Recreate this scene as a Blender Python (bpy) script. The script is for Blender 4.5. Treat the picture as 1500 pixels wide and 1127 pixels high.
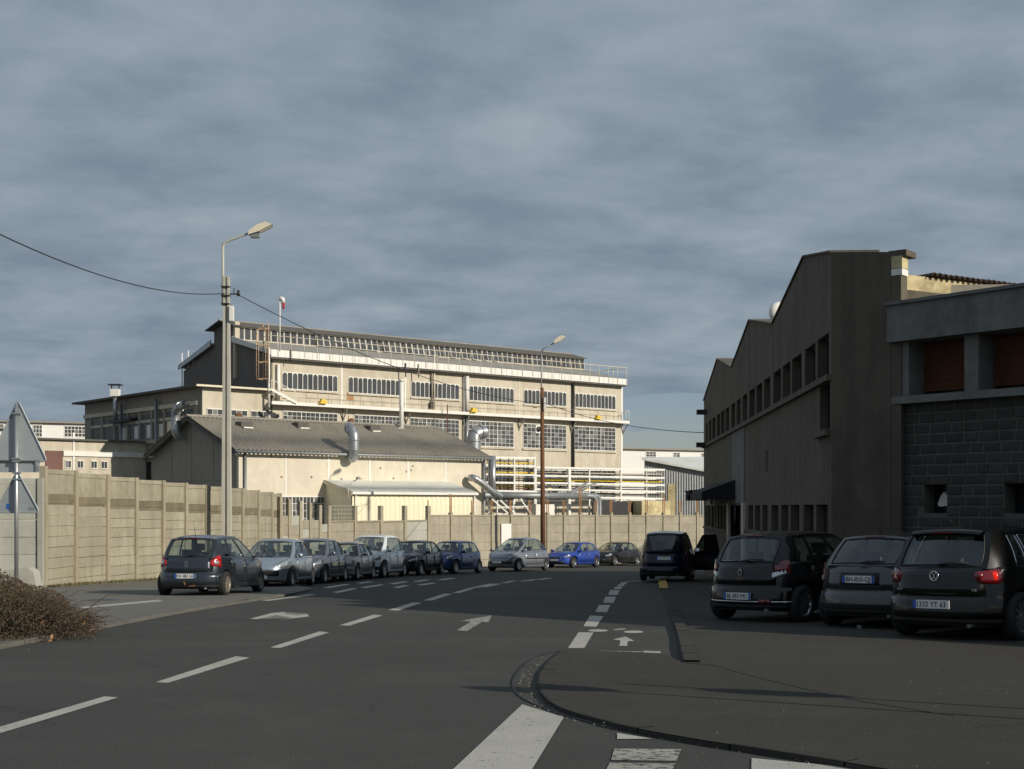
import bpy, bmesh, math, random
from mathutils import Vector, Matrix
R = math.radians
random.seed(7)
sc = bpy.context.scene
for o in list(bpy.data.objects): bpy.data.objects.remove(o)

# ------------------------------------------------------------------ camera, sky, sun, exposure
EYE = 1.3; F = 2000.0; HZ = 743.0; SL = 0.0273
cam_d = bpy.data.cameras.new('camera'); cam = bpy.data.objects.new('camera', cam_d); sc.collection.objects.link(cam)
cam.location = (0, 0, EYE); cam.rotation_euler = (R(90), 0, 0)
cam_d.sensor_width = 36; cam_d.lens = F/1500*36; cam_d.shift_y = (HZ-563.5)/1500
cam_d.clip_start = 0.1; cam_d.clip_end = 6000
sc.camera = cam
PHI = R(57); EL = R(24)
SUN = Vector((math.sin(PHI)*math.cos(EL), -math.cos(PHI)*math.cos(EL), math.sin(EL)))
sl = bpy.data.lights.new('sun', 'SUN'); so = bpy.data.objects.new('sun', sl); sc.collection.objects.link(so)
sl.energy = 4.2; sl.angle = R(0.55); sl.color = (1.0, 0.91, 0.77)
so.rotation_euler = SUN.to_track_quat('Z', 'Y').to_euler(); so.location = (40, -20, 40)

w = bpy.data.worlds.new("World"); sc.world = w; w.use_nodes = True
nt = w.node_tree; nt.nodes.clear()
def N(t, **k):
    n = nt.nodes.new(t)
    for a, b in k.items(): setattr(n, a, b)
    return n
out = N('ShaderNodeOutputWorld'); bg = N('ShaderNodeBackground'); sky = N('ShaderNodeTexSky')
sky.sky_type = 'NISHITA'; sky.sun_disc = False; sky.sun_elevation = EL; sky.sun_rotation = math.atan2(SUN.x, SUN.y)
sky.altitude = 300; sky.air_density = 1.0; sky.dust_density = 0.6; sky.ozone_density = 2.0
tc = N('ShaderNodeTexCoord'); sep = N('ShaderNodeSeparateXYZ'); nt.links.new(tc.outputs['Generated'], sep.inputs[0])
def math_n(op, a, b=None, clamp=False):
    n = N('ShaderNodeMath', operation=op, use_clamp=clamp)
    for i, v in enumerate((a, b)):
        if v is None: continue
        if isinstance(v, (int, float)): n.inputs[i].default_value = v
        else: nt.links.new(v, n.inputs[i])
    return n.outputs[0]
zc = math_n('MAXIMUM', sep.outputs[2], 0.0); den = math_n('ADD', zc, 0.15)
cx = math_n('DIVIDE', sep.outputs[0], den); cy = math_n('DIVIDE', sep.outputs[1], den)
comb = N('ShaderNodeCombineXYZ'); nt.links.new(cx, comb.inputs[0]); nt.links.new(cy, comb.inputs[1])
mp = N('ShaderNodeMapping'); nt.links.new(comb.outputs[0], mp.inputs[0]); mp.inputs['Scale'].default_value = (0.9, 1.25, 1); mp.inputs['Rotation'].default_value = (0, 0, R(-12)); mp.inputs['Location'].default_value = (3.1, 1.7, 0)
n1 = N('ShaderNodeTexNoise'); n1.inputs['Scale'].default_value = 1.5; n1.inputs['Detail'].default_value = 7; n1.inputs['Roughness'].default_value = 0.5; n1.inputs['Distortion'].default_value = 0.25
nt.links.new(mp.outputs[0], n1.inputs['Vector'])
n2 = N('ShaderNodeTexNoise'); n2.inputs['Scale'].default_value = 0.45; n2.inputs['Detail'].default_value = 3
nt.links.new(mp.outputs[0], n2.inputs['Vector'])
hb = math_n('MULTIPLY', zc, 1.5)
cov = math_n('ADD', math_n('ADD', math_n('MULTIPLY', n1.outputs[0], 1.0), math_n('MULTIPLY', n2.outputs[0], 0.9)), hb)
rc = N('ShaderNodeValToRGB'); nt.links.new(cov, rc.inputs[0])
rc.color_ramp.elements[0].position = 0.98; rc.color_ramp.elements[0].color = (0, 0, 0, 1)
rc.color_ramp.elements[1].position = 1.46; rc.color_ramp.elements[1].color = (1, 1, 1, 1)
mp2 = N('ShaderNodeMapping'); nt.links.new(comb.outputs[0], mp2.inputs[0]); mp2.inputs['Scale'].default_value = (1.0, 1.1, 1); mp2.inputs['Location'].default_value = (7, 4, 0); mp2.inputs['Rotation'].default_value = (0, 0, R(-14))
n3 = N('ShaderNodeTexNoise'); n3.inputs['Scale'].default_value = 3.3; n3.inputs['Detail'].default_value = 8; n3.inputs['Roughness'].default_value = 0.56; n3.inputs['Distortion'].default_value = 0.12
nt.links.new(mp2.outputs[0], n3.inputs['Vector'])
cr = N('ShaderNodeValToRGB'); mixv = math_n('ADD', math_n('MULTIPLY', n3.outputs[0], 0.72), math_n('MULTIPLY', n1.outputs[0], 0.28)); nt.links.new(mixv, cr.inputs[0])
cr.color_ramp.elements[0].position = 0.37; cr.color_ramp.elements[0].color = (2.2, 2.78, 3.5, 1)
cr.color_ramp.elements[1].position = 0.68; cr.color_ramp.elements[1].color = (3.65, 4.38, 5.0, 1)
sk = N('ShaderNodeMixRGB', blend_type='MULTIPLY'); sk.inputs[0].default_value = 1.0
nt.links.new(sky.outputs[0], sk.inputs[1]); sk.inputs[2].default_value = (0.74, 0.72, 0.82, 1)
mx = N('ShaderNodeMixRGB'); nt.links.new(rc.outputs[0], mx.inputs[0]); nt.links.new(sk.outputs[0], mx.inputs[1]); nt.links.new(cr.outputs[0], mx.inputs[2])
nt.links.new(mx.outputs[0], bg.inputs['Color']); bg.inputs['Strength'].default_value = 0.09
nt.links.new(bg.outputs[0], out.inputs['Surface'])
sc.view_settings.view_transform = 'Standard'; sc.view_settings.look = 'None'
sc.view_settings.exposure = 0.0; sc.view_settings.gamma = 1.0
sc.view_settings.use_curve_mapping = False

# ------------------------------------------------------------------ helpers
def zg(y):
    return -SL*max(-60.0, min(y, 92.0))
def G(px, py, up=0.0):                      # pixel on the sloping ground (raised by up) -> plan point
    t = (EYE-up)*F/((py-HZ)-SL*F)
    return Vector(((px-750)/F*t, t))
def P(px, py, t):                           # pixel at depth t -> world point
    return Vector(((px-750)/F*t, t, EYE+(HZ-py)/F*t))
COL = sc.collection
def link(name, me, parent=None, loc=None, rz=None):
    o = bpy.data.objects.new(name, me); COL.objects.link(o)
    if parent is not None: o.parent = parent
    if loc is not None: o.location = loc
    if rz is not None: o.rotation_euler = (0, 0, rz)
    return o
def tag(o, label, cat, group=None):
    o['label'] = label; o['category'] = cat
    if group: o['group'] = group
    return o
def thing(name, label, cat, loc=(0, 0, 0), rz=0.0, group=None):
    o = link(name, None, None, loc, rz); o.empty_display_size = 0.3
    return tag(o, label, cat, group)
class MB:
    def __init__(s): s.v = []; s.f = []; s.sm = []
    def add(s, vs, fs, smooth=False):
        b = len(s.v); s.v += [tuple(v) for v in vs]
        for f in fs: s.f.append(tuple(i+b for i in f)); s.sm.append(smooth)
        return s
    def box(s, x0, x1, y0, y1, z0, z1):
        if x0 > x1: x0, x1 = x1, x0
        if y0 > y1: y0, y1 = y1, y0
        if z0 > z1: z0, z1 = z1, z0
        vs = [(x0,y0,z0),(x1,y0,z0),(x1,y1,z0),(x0,y1,z0),(x0,y0,z1),(x1,y0,z1),(x1,y1,z1),(x0,y1,z1)]
        return s.add(vs, [(0,3,2,1),(4,5,6,7),(0,1,5,4),(1,2,6,5),(2,3,7,6),(3,0,4,7)])
    def prism(s, poly, axis, a, b):            # poly 2D; axis 'x','y','z' extruded a..b
        n = len(poly)
        def mk(p, h):
            if axis == 'x': return (h, p[0], p[1])
            if axis == 'y': return (p[0], h, p[1])
            return (p[0], p[1], h)
        vs = [mk(p, a) for p in poly]+[mk(p, b) for p in poly]
        fs = [tuple(range(n))[::-1], tuple(range(n, 2*n))]
        for i in range(n): fs.append((i, (i+1) % n, (i+1) % n+n, i+n))
        return s.add(vs, fs)
    def tube(s, pts, r, n=7, cap=True, smooth=True):
        pts = [Vector(p) for p in pts]; rs = r if isinstance(r, (list, tuple)) else [r]*len(pts)
        vs = []; fs = []
        up = Vector((0, 0, 1)); last = None
        for i, p in enumerate(pts):
            d = (pts[min(i+1, len(pts)-1)]-pts[max(i-1, 0)]).normalized()
            if last is None:
                a = d.cross(up)
                if a.length < 0.05: a = d.cross(Vector((0, 1, 0)))
            else:
                a = last-d*last.dot(d)
            a.normalize(); last = a; b = d.cross(a)
            for k in range(n):
                th = 2*math.pi*k/n
                vs.append(p+(a*math.cos(th)+b*math.sin(th))*rs[i])
        for i in range(len(pts)-1):
            for k in range(n):
                fs.append((i*n+k, i*n+(k+1) % n, (i+1)*n+(k+1) % n, (i+1)*n+k))
        s.add(vs, fs, smooth)
        if cap:
            b = len(s.v)-len(vs)
            s.f.append(tuple(b+k for k in range(n))[::-1]); s.sm.append(False)
            s.f.append(tuple(b+(len(pts)-1)*n+k for k in range(n))); s.sm.append(False)
        return s
    def bar(s, p, q, w=0.05, h=None):          # rectangular bar between two points
        p = Vector(p); q = Vector(q); h = h or w
        d = (q-p).normalized(); a = d.cross(Vector((0, 0, 1)))
        if a.length < 0.02: a = Vector((1, 0, 0))
        a.normalize(); b = a.cross(d)
        vs = []
        for c in (p, q):
            for i, j in ((-1,-1),(1,-1),(1,1),(-1,1)): vs.append(c+a*(i*w/2)+b*(j*h/2))
        return s.add(vs, [(0,3,2,1),(4,5,6,7),(0,1,5,4),(1,2,6,5),(2,3,7,6),(3,0,4,7)])
    def quad(s, a, b, c, d): return s.add([a, b, c, d], [(0, 1, 2, 3)])
    def grid(s, rows, smooth=True, flip=False):
        n = len(rows[0]); vs = [p for r in rows for p in r]; fs = []
        for i in range(len(rows)-1):
            for j in range(n-1):
                q = (i*n+j, i*n+j+1, (i+1)*n+j+1, (i+1)*n+j)
                fs.append(q[::-1] if flip else q)
        return s.add(vs, fs, smooth)
    def lathe(s, prof, n=24, axis='y', c=(0, 0, 0)):
        rows = []
        for k in range(n+1):
            th = 2*math.pi*k/n; row = []
            for (h, r) in prof:
                if axis == 'y': row.append((c[0]+r*math.cos(th), c[1]+h, c[2]+r*math.sin(th)))
                elif axis == 'z': row.append((c[0]+r*math.cos(th), c[1]+r*math.sin(th), c[2]+h))
                else: row.append((c[0]+h, c[1]+r*math.cos(th), c[2]+r*math.sin(th)))
            rows.append(row)
        return s.grid(rows)
    def mesh(s, name, mat=None):
        me = bpy.data.meshes.new(name); me.from_pydata(s.v, [], s.f); me.update()
        me.polygons.foreach_set('use_smooth', s.sm)
        bm = bmesh.new(); bm.from_mesh(me); bmesh.ops.remove_doubles(bm, verts=bm.verts, dist=0.0004)
        bmesh.ops.recalc_face_normals(bm, faces=bm.faces); bm.to_mesh(me); bm.free()
        if mat: me.materials.append(mat)
        return me
    def build(s, name, mat, parent=None, loc=None, rz=None):
        return link(name, s.mesh(name, mat), parent, loc, rz)

# ------------------------------------------------------------------ materials
def M(name, col, rough=0.8, metal=0.0, var=0.0, scale=3.0, bump=0.0, bscale=60.0, streak=0.0, tint=None, spec=0.5, coat=0.0, speck=0.0, fine=0.0, crack=0.0, orand=0.0, sscale=3.0):
    m = bpy.data.materials.new(name); m.use_nodes = True
    t = m.node_tree; b = t.nodes['Principled BSDF']; L = t.links.new
    b.inputs['Roughness'].default_value = rough; b.inputs['Metallic'].default_value = metal
    b.inputs['Specular IOR Level'].default_value = spec; b.inputs['Coat Weight'].default_value = coat
    b.inputs['Coat Roughness'].default_value = 0.04
    b.inputs['Base Color'].default_value = (*col, 1)
    if not (var or bump or streak or speck or fine or orand): return m
    g = t.nodes.new('ShaderNodeNewGeometry'); cur = None
    rgb = t.nodes.new('ShaderNodeRGB'); rgb.outputs[0].default_value = (*col, 1); cur = rgb.outputs[0]
    tint = tint or tuple(c*0.45 for c in col)
    def blend(fac_sock, amt, c2):
        nonlocal cur
        mr = t.nodes.new('ShaderNodeMath'); mr.operation = 'MULTIPLY'; L(fac_sock, mr.inputs[0]); mr.inputs[1].default_value = amt; mr.use_clamp = True
        mm = t.nodes.new('ShaderNodeMixRGB'); L(mr.outputs[0], mm.inputs[0]); L(cur, mm.inputs[1]); mm.inputs[2].default_value = (*c2, 1)
        cur = mm.outputs[0]
    def noise(sc_, det, vec=None, lo=0.4, hi=0.7, ro=0.55):
        n = t.nodes.new('ShaderNodeTexNoise'); n.inputs['Scale'].default_value = sc_; n.inputs['Detail'].default_value = det; n.inputs['Roughness'].default_value = ro
        L(vec or g.outputs['Position'], n.inputs['Vector'])
        r = t.nodes.new('ShaderNodeMapRange'); L(n.outputs[0], r.inputs[0]); r.inputs[1].default_value = lo; r.inputs[2].default_value = hi
        r.clamp = True
        return r.outputs[0]
    if var:
        blend(noise(scale*0.28, 5), var, tint)
        blend(noise(scale*1.7, 4), var*0.6, tuple(min(1, c*1.35) for c in col))
    if streak:
        mp = t.nodes.new('ShaderNodeMapping'); L(g.outputs['Position'], mp.inputs[0]); mp.inputs['Scale'].default_value = (1, 1, 0.09)
        blend(noise(sscale, 6, mp.outputs[0], 0.46, 0.70, 0.65), streak, tint)
    if speck:
        blend(noise(bscale*0.8, 2, None, 0.55, 0.75), speck, tuple(min(1, c*2.2+0.03) for c in col))
    if fine:
        blend(noise(bscale, 3, None, 0.35, 0.65), fine, tuple(c*0.5 for c in col))
    if orand:
        oi = t.nodes.new('ShaderNodeObjectInfo'); blend(oi.outputs['Random'], orand, tuple(c*0.55 for c in col))
    if crack:
        nd = t.nodes.new('ShaderNodeTexNoise'); nd.inputs['Scale'].default_value = 1.3; nd.inputs['Detail'].default_value = 6; L(g.outputs['Position'], nd.inputs['Vector'])
        ad = t.nodes.new('ShaderNodeVectorMath'); ad.operation = 'MULTIPLY_ADD'; L(nd.outputs['Color'], ad.inputs[0]); ad.inputs[1].default_value = (1.2, 1.2, 0); L(g.outputs['Position'], ad.inputs[2])
        vo = t.nodes.new('ShaderNodeTexVoronoi'); vo.feature = 'DISTANCE_TO_EDGE'; vo.inputs['Scale'].default_value = 0.22; L(ad.outputs[0], vo.inputs['Vector'])
        r = t.nodes.new('ShaderNodeMapRange'); L(vo.outputs['Distance'], r.inputs[0]); r.inputs[1].default_value = 0.0; r.inputs[2].default_value = 0.006; r.inputs[3].default_value = 1; r.inputs[4].default_value = 0; r.clamp = True
        mk = t.nodes.new('ShaderNodeMath'); mk.operation = 'MULTIPLY'; L(r.outputs[0], mk.inputs[0]); L(noise(0.35, 2, None, 0.48, 0.56), mk.inputs[1])
        blend(mk.outputs[0], crack, tuple(c*0.35 for c in col))
        vp = t.nodes.new('ShaderNodeTexVoronoi'); vp.inputs['Scale'].default_value = 0.16; L(g.outputs['Position'], vp.inputs['Vector'])
        sp2 = t.nodes.new('ShaderNodeSeparateColor'); L(vp.outputs['Color'], sp2.inputs[0]); r2 = t.nodes.new('ShaderNodeMapRange'); L(sp2.outputs[0], r2.inputs[0]); r2.inputs[1].default_value = 0.80; r2.inputs[2].default_value = 0.82
        blend(noise(0.12, 3, None, 0.42, 0.62), 0.6, tuple(c*0.70 for c in col)); blend(noise(0.5, 7, None, 0.50, 0.72, 0.7), 0.5, tuple(min(1, c*1.45) for c in col))
    L(cur, b.inputs['Base Color'])
    if bump:
        n = t.nodes.new('ShaderNodeTexNoise'); n.inputs['Scale'].default_value = bscale; n.inputs['Detail'].default_value = 4; L(g.outputs['Position'], n.inputs['Vector'])
        bn = t.nodes.new('ShaderNodeBump'); bn.inputs['Strength'].default_value = bump; bn.inputs['Distance'].default_value = 0.02; L(n.outputs[0], bn.inputs['Height']); L(bn.outputs[0], b.inputs['Normal'])
    return m
def GL(name, trans, refl_tint=(0.9, 0.95, 1), rough=0.02):
    m = bpy.data.materials.new(name); m.use_nodes = True; t = m.node_tree; t.nodes.clear(); L = t.links.new
    o = t.nodes.new('ShaderNodeOutputMaterial'); mx = t.nodes.new('ShaderNodeMixShader'); fr = t.nodes.new('ShaderNodeFresnel'); fr.inputs[0].default_value = 1.5
    a = t.nodes.new('ShaderNodeBsdfTransparent'); a.inputs[0].default_value = (*trans, 1)
    b = t.nodes.new('ShaderNodeBsdfGlossy'); b.inputs[0].default_value = (*refl_tint, 1); b.inputs[1].default_value = rough
    mt = t.nodes.new('ShaderNodeMath'); mt.operation = 'ADD'; mt.use_clamp = True; mt.inputs[1].default_value = 0.05
    ge = t.nodes.new('ShaderNodeNewGeometry'); mr = t.nodes.new('ShaderNodeMapRange'); L(ge.outputs['Backfacing'], mr.inputs[0]); mr.inputs[3].default_value = 1.5; mr.inputs[4].default_value = 0.6667; L(mr.outputs[0], fr.inputs[0])
    L(fr.outputs[0], mt.inputs[0]); L(mt.outputs[0], mx.inputs[0]); L(a.outputs[0], mx.inputs[1]); L(b.outputs[0], mx.inputs[2]); L(mx.outputs[0], o.inputs[0])
    return m
m_asph = M('asphalt', (0.064, 0.065, 0.060), 0.88, var=0.35, scale=1.2, bump=0.5, bscale=70, speck=0.30, fine=0.35, tint=(0.052, 0.051, 0.049), spec=0.25, crack=0.7)
m_pave = M('pavement_asphalt', (0.053, 0.050, 0.044), 0.9, var=0.4, scale=1.5, bump=0.5, bscale=80, speck=0.30, fine=0.35, tint=(0.042, 0.038, 0.033), spec=0.25, crack=0.6)
m_pavel = M('old_asphalt', (0.170, 0.165, 0.145), 0.9, var=0.5, scale=2.0, bump=0.5, bscale=80, speck=0.3, fine=0.3, tint=(0.12, 0.115, 0.10), spec=0.2)
m_terr = M('terrain_gravel', (0.09, 0.085, 0.07), 0.95, var=0.5, scale=0.6, bump=0.4, bscale=30)
m_kerbd = M('dark_kerb_stone', (0.062, 0.058, 0.051), 0.85, var=0.5, scale=6, bump=0.4, bscale=60, fine=0.3)
m_kerb = M('kerb_stone', (0.135, 0.13, 0.115), 0.85, var=0.5, scale=6, bump=0.4, bscale=60, fine=0.3)
def paint_mat(name, col, wear):
    m = M(name, col, 0.7, var=0.3, scale=5, bump=0.3, bscale=70, spec=0.3)
    t = m.node_tree; L = t.links.new; b = t.nodes['Principled BSDF']
    g = t.nodes.new('ShaderNodeNewGeometry'); n = t.nodes.new('ShaderNodeTexNoise'); n.inputs['Scale'].default_value = 14; n.inputs['Detail'].default_value = 9; n.inputs['Roughness'].default_value = 0.72
    L(g.outputs['Position'], n.inputs['Vector'])
    r = t.nodes.new('ShaderNodeMapRange'); L(n.outputs[0], r.inputs[0]); r.inputs[1].default_value = wear-0.02; r.inputs[2].default_value = wear+0.03
    mm = t.nodes.new('ShaderNodeMixRGB'); src = b.inputs['Base Color'].links[0].from_socket
    L(r.outputs[0], mm.inputs[0]); L(src, mm.inputs[1]); mm.inputs[2].default_value = (0.06, 0.057, 0.053, 1); L(mm.outputs[0], b.inputs['Base Color'])
    return m
m_mark = paint_mat('road_paint', (0.42, 0.41, 0.37), 0.62)
m_markw = paint_mat('worn_road_paint', (0.36, 0.35, 0.31), 0.53)
m_yel_mark = paint_mat('yellow_paint', (0.45, 0.30, 0.05), 0.6)
m_wallL = M('fence_concrete', (0.385, 0.36, 0.275), 0.9, var=0.6, scale=3.2, bump=0.3, bscale=40, streak=0.65, tint=(0.215, 0.19, 0.13), fine=0.15, sscale=2.2, orand=0.35)
m_wallD = M('stained_shaded_concrete', (0.22, 0.195, 0.13), 0.92, var=0.6, scale=4, bump=0.3, bscale=40, streak=0.5, tint=(0.10, 0.085, 0.055), orand=0.4)  # stains, plus the shadow line under the fluted band darkened into the colour
m_wallG = M('grey_fence_concrete', (0.42, 0.42, 0.37), 0.9, var=0.5, scale=3, streak=0.3, tint=(0.28, 0.28, 0.24), bump=0.3, bscale=40, orand=0.3)
m_wallF = M('far_wall_concrete', (0.38, 0.35, 0.275), 0.9, var=0.6, scale=2.2, streak=0.6, tint=(0.22, 0.195, 0.145), bump=0.2, bscale=30, orand=0.35)
m_post = M('post_concrete', (0.35, 0.315, 0.235), 0.9, var=0.5, scale=4, streak=0.35, tint=(0.2, 0.17, 0.11), bump=0.3, bscale=40)
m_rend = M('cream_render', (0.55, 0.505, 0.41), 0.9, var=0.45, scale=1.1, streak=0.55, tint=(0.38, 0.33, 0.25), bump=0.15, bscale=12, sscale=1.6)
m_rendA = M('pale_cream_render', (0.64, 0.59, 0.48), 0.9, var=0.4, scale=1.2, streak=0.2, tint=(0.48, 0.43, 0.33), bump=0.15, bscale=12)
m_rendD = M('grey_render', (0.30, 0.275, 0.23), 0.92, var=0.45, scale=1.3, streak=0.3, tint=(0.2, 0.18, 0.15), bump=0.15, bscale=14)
m_rendB = M('brown_render', (0.16, 0.14, 0.125), 0.92, var=0.3, scale=1.3, streak=0.2, tint=(0.09, 0.08, 0.075))
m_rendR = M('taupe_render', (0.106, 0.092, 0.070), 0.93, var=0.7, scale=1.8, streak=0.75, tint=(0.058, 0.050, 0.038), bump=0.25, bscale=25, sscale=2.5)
m_beam = M('grey_beam_render', (0.165, 0.165, 0.155), 0.9, var=0.7, scale=3.5, streak=0.4, tint=(0.085, 0.085, 0.08), bump=0.2, bscale=18)
m_stone = M('dark_volcanic_stone', (0.064, 0.059, 0.055), 0.95, var=0.7, scale=9, bump=0.8, bscale=22, tint=(0.03, 0.028, 0.027), fine=0.4, orand=0.6)
m_mortar = M('mortar', (0.098, 0.092, 0.08), 0.95, var=0.3, scale=6, bump=0.3, bscale=50)
m_white = M('white_paint', (0.78, 0.77, 0.72), 0.6, var=0.25, scale=2.5, streak=0.2, tint=(0.55, 0.53, 0.47), orand=0.15)
m_cream = M('cream_paint', (0.70, 0.64, 0.50), 0.6, var=0.25, scale=2.5, streak=0.25, tint=(0.4, 0.3, 0.18))
m_fibro = M('corrugated_cement_roof', (0.33, 0.30, 0.245), 0.95, var=0.7, scale=1.6, streak=0.0, tint=(0.20, 0.185, 0.15), bump=0.3, bscale=20, fine=0.25)
m_roofd = M('dark_roofing', (0.11, 0.105, 0.095), 0.9, var=0.4, scale=1.5, tint=(0.06, 0.058, 0.05))
m_roofg = M('grey_roofing', (0.30, 0.29, 0.26), 0.9, var=0.4, scale=1.5)
m_shed = M('cream_cladding', (0.84, 0.77, 0.57), 0.6, var=0.15, scale=1.5, tint=(0.7, 0.6, 0.4))
m_shedr = M('pale_sheet_roof', (0.66, 0.68, 0.64), 0.5, metal=0.1, var=0.3, scale=2)
m_glass = M('window_glass', (0.085, 0.092, 0.096), 0.12, var=0.8, scale=2.4, tint=(0.05, 0.054, 0.058), spec=0.5, orand=0.75)
m_glassl = M('milky_glass', (0.15, 0.16, 0.16), 0.35, var=0.6, scale=2.4, tint=(0.08, 0.085, 0.09))
m_glassd = M('dark_glass', (0.010, 0.011, 0.013), 0.25, spec=0.25, var=0.5, scale=3, tint=(0.02, 0.021, 0.022))
m_metal = M('galvanised_metal', (0.42, 0.44, 0.45), 0.38, metal=0.7, var=0.35, scale=5)
m_greym = M('grey_metal', (0.26, 0.275, 0.28), 0.5, metal=0.4, var=0.3, scale=5)
m_signb = M('sign_back_aluminium', (0.38, 0.42, 0.44), 0.5, metal=0.35, var=0.3, scale=3)
m_darkm = M('dark_metal', (0.04, 0.04, 0.042), 0.5, metal=0.3)
m_rust = M('rusty_steel', (0.16, 0.075, 0.035), 0.85, var=0.6, scale=6, tint=(0.07, 0.03, 0.015))
m_rustl = M('rust_orange', (0.42, 0.23, 0.10), 0.8, var=0.5, scale=6, tint=(0.2, 0.09, 0.04))
m_ladder = M('faded_orange_paint', (0.48, 0.33, 0.20), 0.7, var=0.3, scale=4)
m_yellow = M('yellow_enamel', (0.72, 0.50, 0.03), 0.5, var=0.15)
m_pole = M('pole_concrete', (0.47, 0.46, 0.40), 0.85, var=0.4, scale=2.2, streak=0.25, tint=(0.34, 0.33, 0.28), bump=0.2)
m_black = M('black_fabric', (0.012, 0.012, 0.016), 0.85)
m_blind = M('wood_blind', (0.155, 0.06, 0.024), 0.7, var=0.6, scale=5, streak=0.0, tint=(0.08, 0.028, 0.012))
m_tile = M('roof_tile', (0.06, 0.04, 0.03), 0.9, var=0.5, scale=8)
m_yw = M('weathered_cream_wall', (0.55, 0.47, 0.27), 0.9, var=0.9, scale=3.0, tint=(0.2, 0.16, 0.09))
m_redp = M('maroon_panel', (0.17, 0.088, 0.075), 0.8, var=0.3)
m_lampg = M('lamp_lens', (0.35, 0.34, 0.28), 0.2)
m_leaf = M('russet_leaf', (0.060, 0.034, 0.020), 0.8, var=0.8, scale=9, tint=(0.035, 0.035, 0.016))
m_leafg = M('olive_leaf', (0.036, 0.033, 0.014), 0.8, var=0.6, scale=9)
m_leafp = M('pale_dry_leaf', (0.32, 0.18, 0.09), 0.8)
m_twig = M('twig_bark', (0.09, 0.055, 0.035), 0.9)
m_dirt = M('earth_and_moss', (0.16, 0.14, 0.085), 0.95, var=0.8, scale=7, tint=(0.07, 0.075, 0.03), bump=0.6, bscale=25)
m_grit = M('grit', (0.22, 0.20, 0.16), 0.9, var=0.7, scale=30)
m_grass = M('dry_grass', (0.13, 0.115, 0.045), 0.95, var=0.6, scale=10)
m_tyre = M('tyre_rubber', (0.018, 0.018, 0.018), 0.85)
m_rim = M('alloy_rim', (0.42, 0.42, 0.43), 0.32, metal=0.9)
m_rimd = M('dusty_hubcap', (0.30, 0.27, 0.22), 0.5, metal=0.6)
m_trim = M('black_trim', (0.012, 0.012, 0.013), 0.55)
m_seat = M('seat_fabric', (0.02, 0.02, 0.022), 0.9)
m_plate = M('plate_white', (0.72, 0.72, 0.70), 0.4)
m_pblue = M('plate_blue', (0.02, 0.10, 0.42), 0.4)
m_ptext = M('plate_text', (0.02, 0.02, 0.025), 0.5)
m_chrome = M('chrome', (0.75, 0.76, 0.78), 0.12, metal=1.0)
m_red = M('red_lamp_lens', (0.42, 0.008, 0.010), 0.12, coat=1.0)
m_redd = M('dark_red_lens', (0.16, 0.004, 0.006), 0.15, coat=1.0)
m_lens = M('clear_lamp_lens', (0.55, 0.57, 0.60), 0.12, metal=0.6, coat=1.0)
m_orange = M('amber_lens', (0.6, 0.2, 0.02), 0.2)
m_carglass = GL('car_glass', (0.74, 0.80, 0.76))
m_carglassd = GL('tinted_car_glass', (0.13, 0.15, 0.15))
m_sunlens = bpy.data.materials.new('sunlit_lens_glow'); m_sunlens.use_nodes = True  # emission imitates sunlight caught in a tail lamp lens
_b = m_sunlens.node_tree.nodes['Principled BSDF']; _b.inputs['Base Color'].default_value = (0.5, 0.01, 0.01, 1); _b.inputs['Emission Color'].default_value = (1, 0.03, 0.01, 1); _b.inputs['Emission Strength'].default_value = 0.55; _b.inputs['Roughness'].default_value = 0.15
def carpaint(name, col, metal=0.5):
    dark = max(col) < 0.03
    return M(name, col, 0.24 if dark else 0.30, metal=metal, coat=0.55 if dark else 0.9, spec=0.25 if dark else 0.5)

def text_mesh(txt, size, mat, ext=0.002):
    c = bpy.data.curves.new('lettering', 'FONT'); c.body = txt; c.size = size; c.align_x = 'CENTER'; c.align_y = 'CENTER'; c.extrude = ext; c.resolution_u = 2
    o = bpy.data.objects.new('tmp', c); COL.objects.link(o)
    dg = bpy.context.evaluated_depsgraph_get(); me = bpy.data.meshes.new_from_object(o.evaluated_get(dg))
    bpy.data.objects.remove(o); me.name = 'lettering'; me.materials.clear(); me.materials.append(mat)
    return me

# ------------------------------------------------------------------ ground, road, pavements (setting)
def sheet(name, pts, up, mat, kind='structure', parent=None):
    me = bpy.data.meshes.new(name); bm = bmesh.new()
    vs = [bm.verts.new((p[0], p[1], zg(p[1])+up)) for p in pts]
    f = bm.faces.new(vs); bmesh.ops.triangulate(bm, faces=[f]); bmesh.ops.recalc_face_normals(bm, faces=bm.faces)
    for f in bm.faces:
        if f.normal.z < 0: f.normal_flip()
    bm.to_mesh(me); bm.free(); me.materials.append(mat)
    o = link(name, me, parent)
    if kind and parent is None: o['kind'] = kind
    return o
mb = MB(); ys = [-900, -60, 0, 40, 92, 140, 300, 2500]; xs = [-1500, -300, -60, 0, 60, 300, 1500]
mb.grid([[(x, y, zg(y)-0.04) for x in xs] for y in ys], smooth=False)
o = mb.build('ground', m_terr); o['kind'] = 'structure'
def GU(pts, up=0.0): return [G(a, b, up) for a, b in pts]
# road sheet: from behind the camera, curving to the right at the far end
road = [(-40, -30), (-40, 6)]+[tuple(p) for p in GU([(-260, 960)])]+[(-13.5, 20), (-12.5, 34), (-11.3, 50), (-9.5, 62), (-6.5, 72), (-1.5, 80), (6, 86.5), (14, 91.5), (40, 91.8), (40, 74), (14, 70), (9.5, 62), (7.6, 50), (7.0, 34), (16, 10), (30, -30)]
sheet('road', road, 0.0, m_asph)
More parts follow.
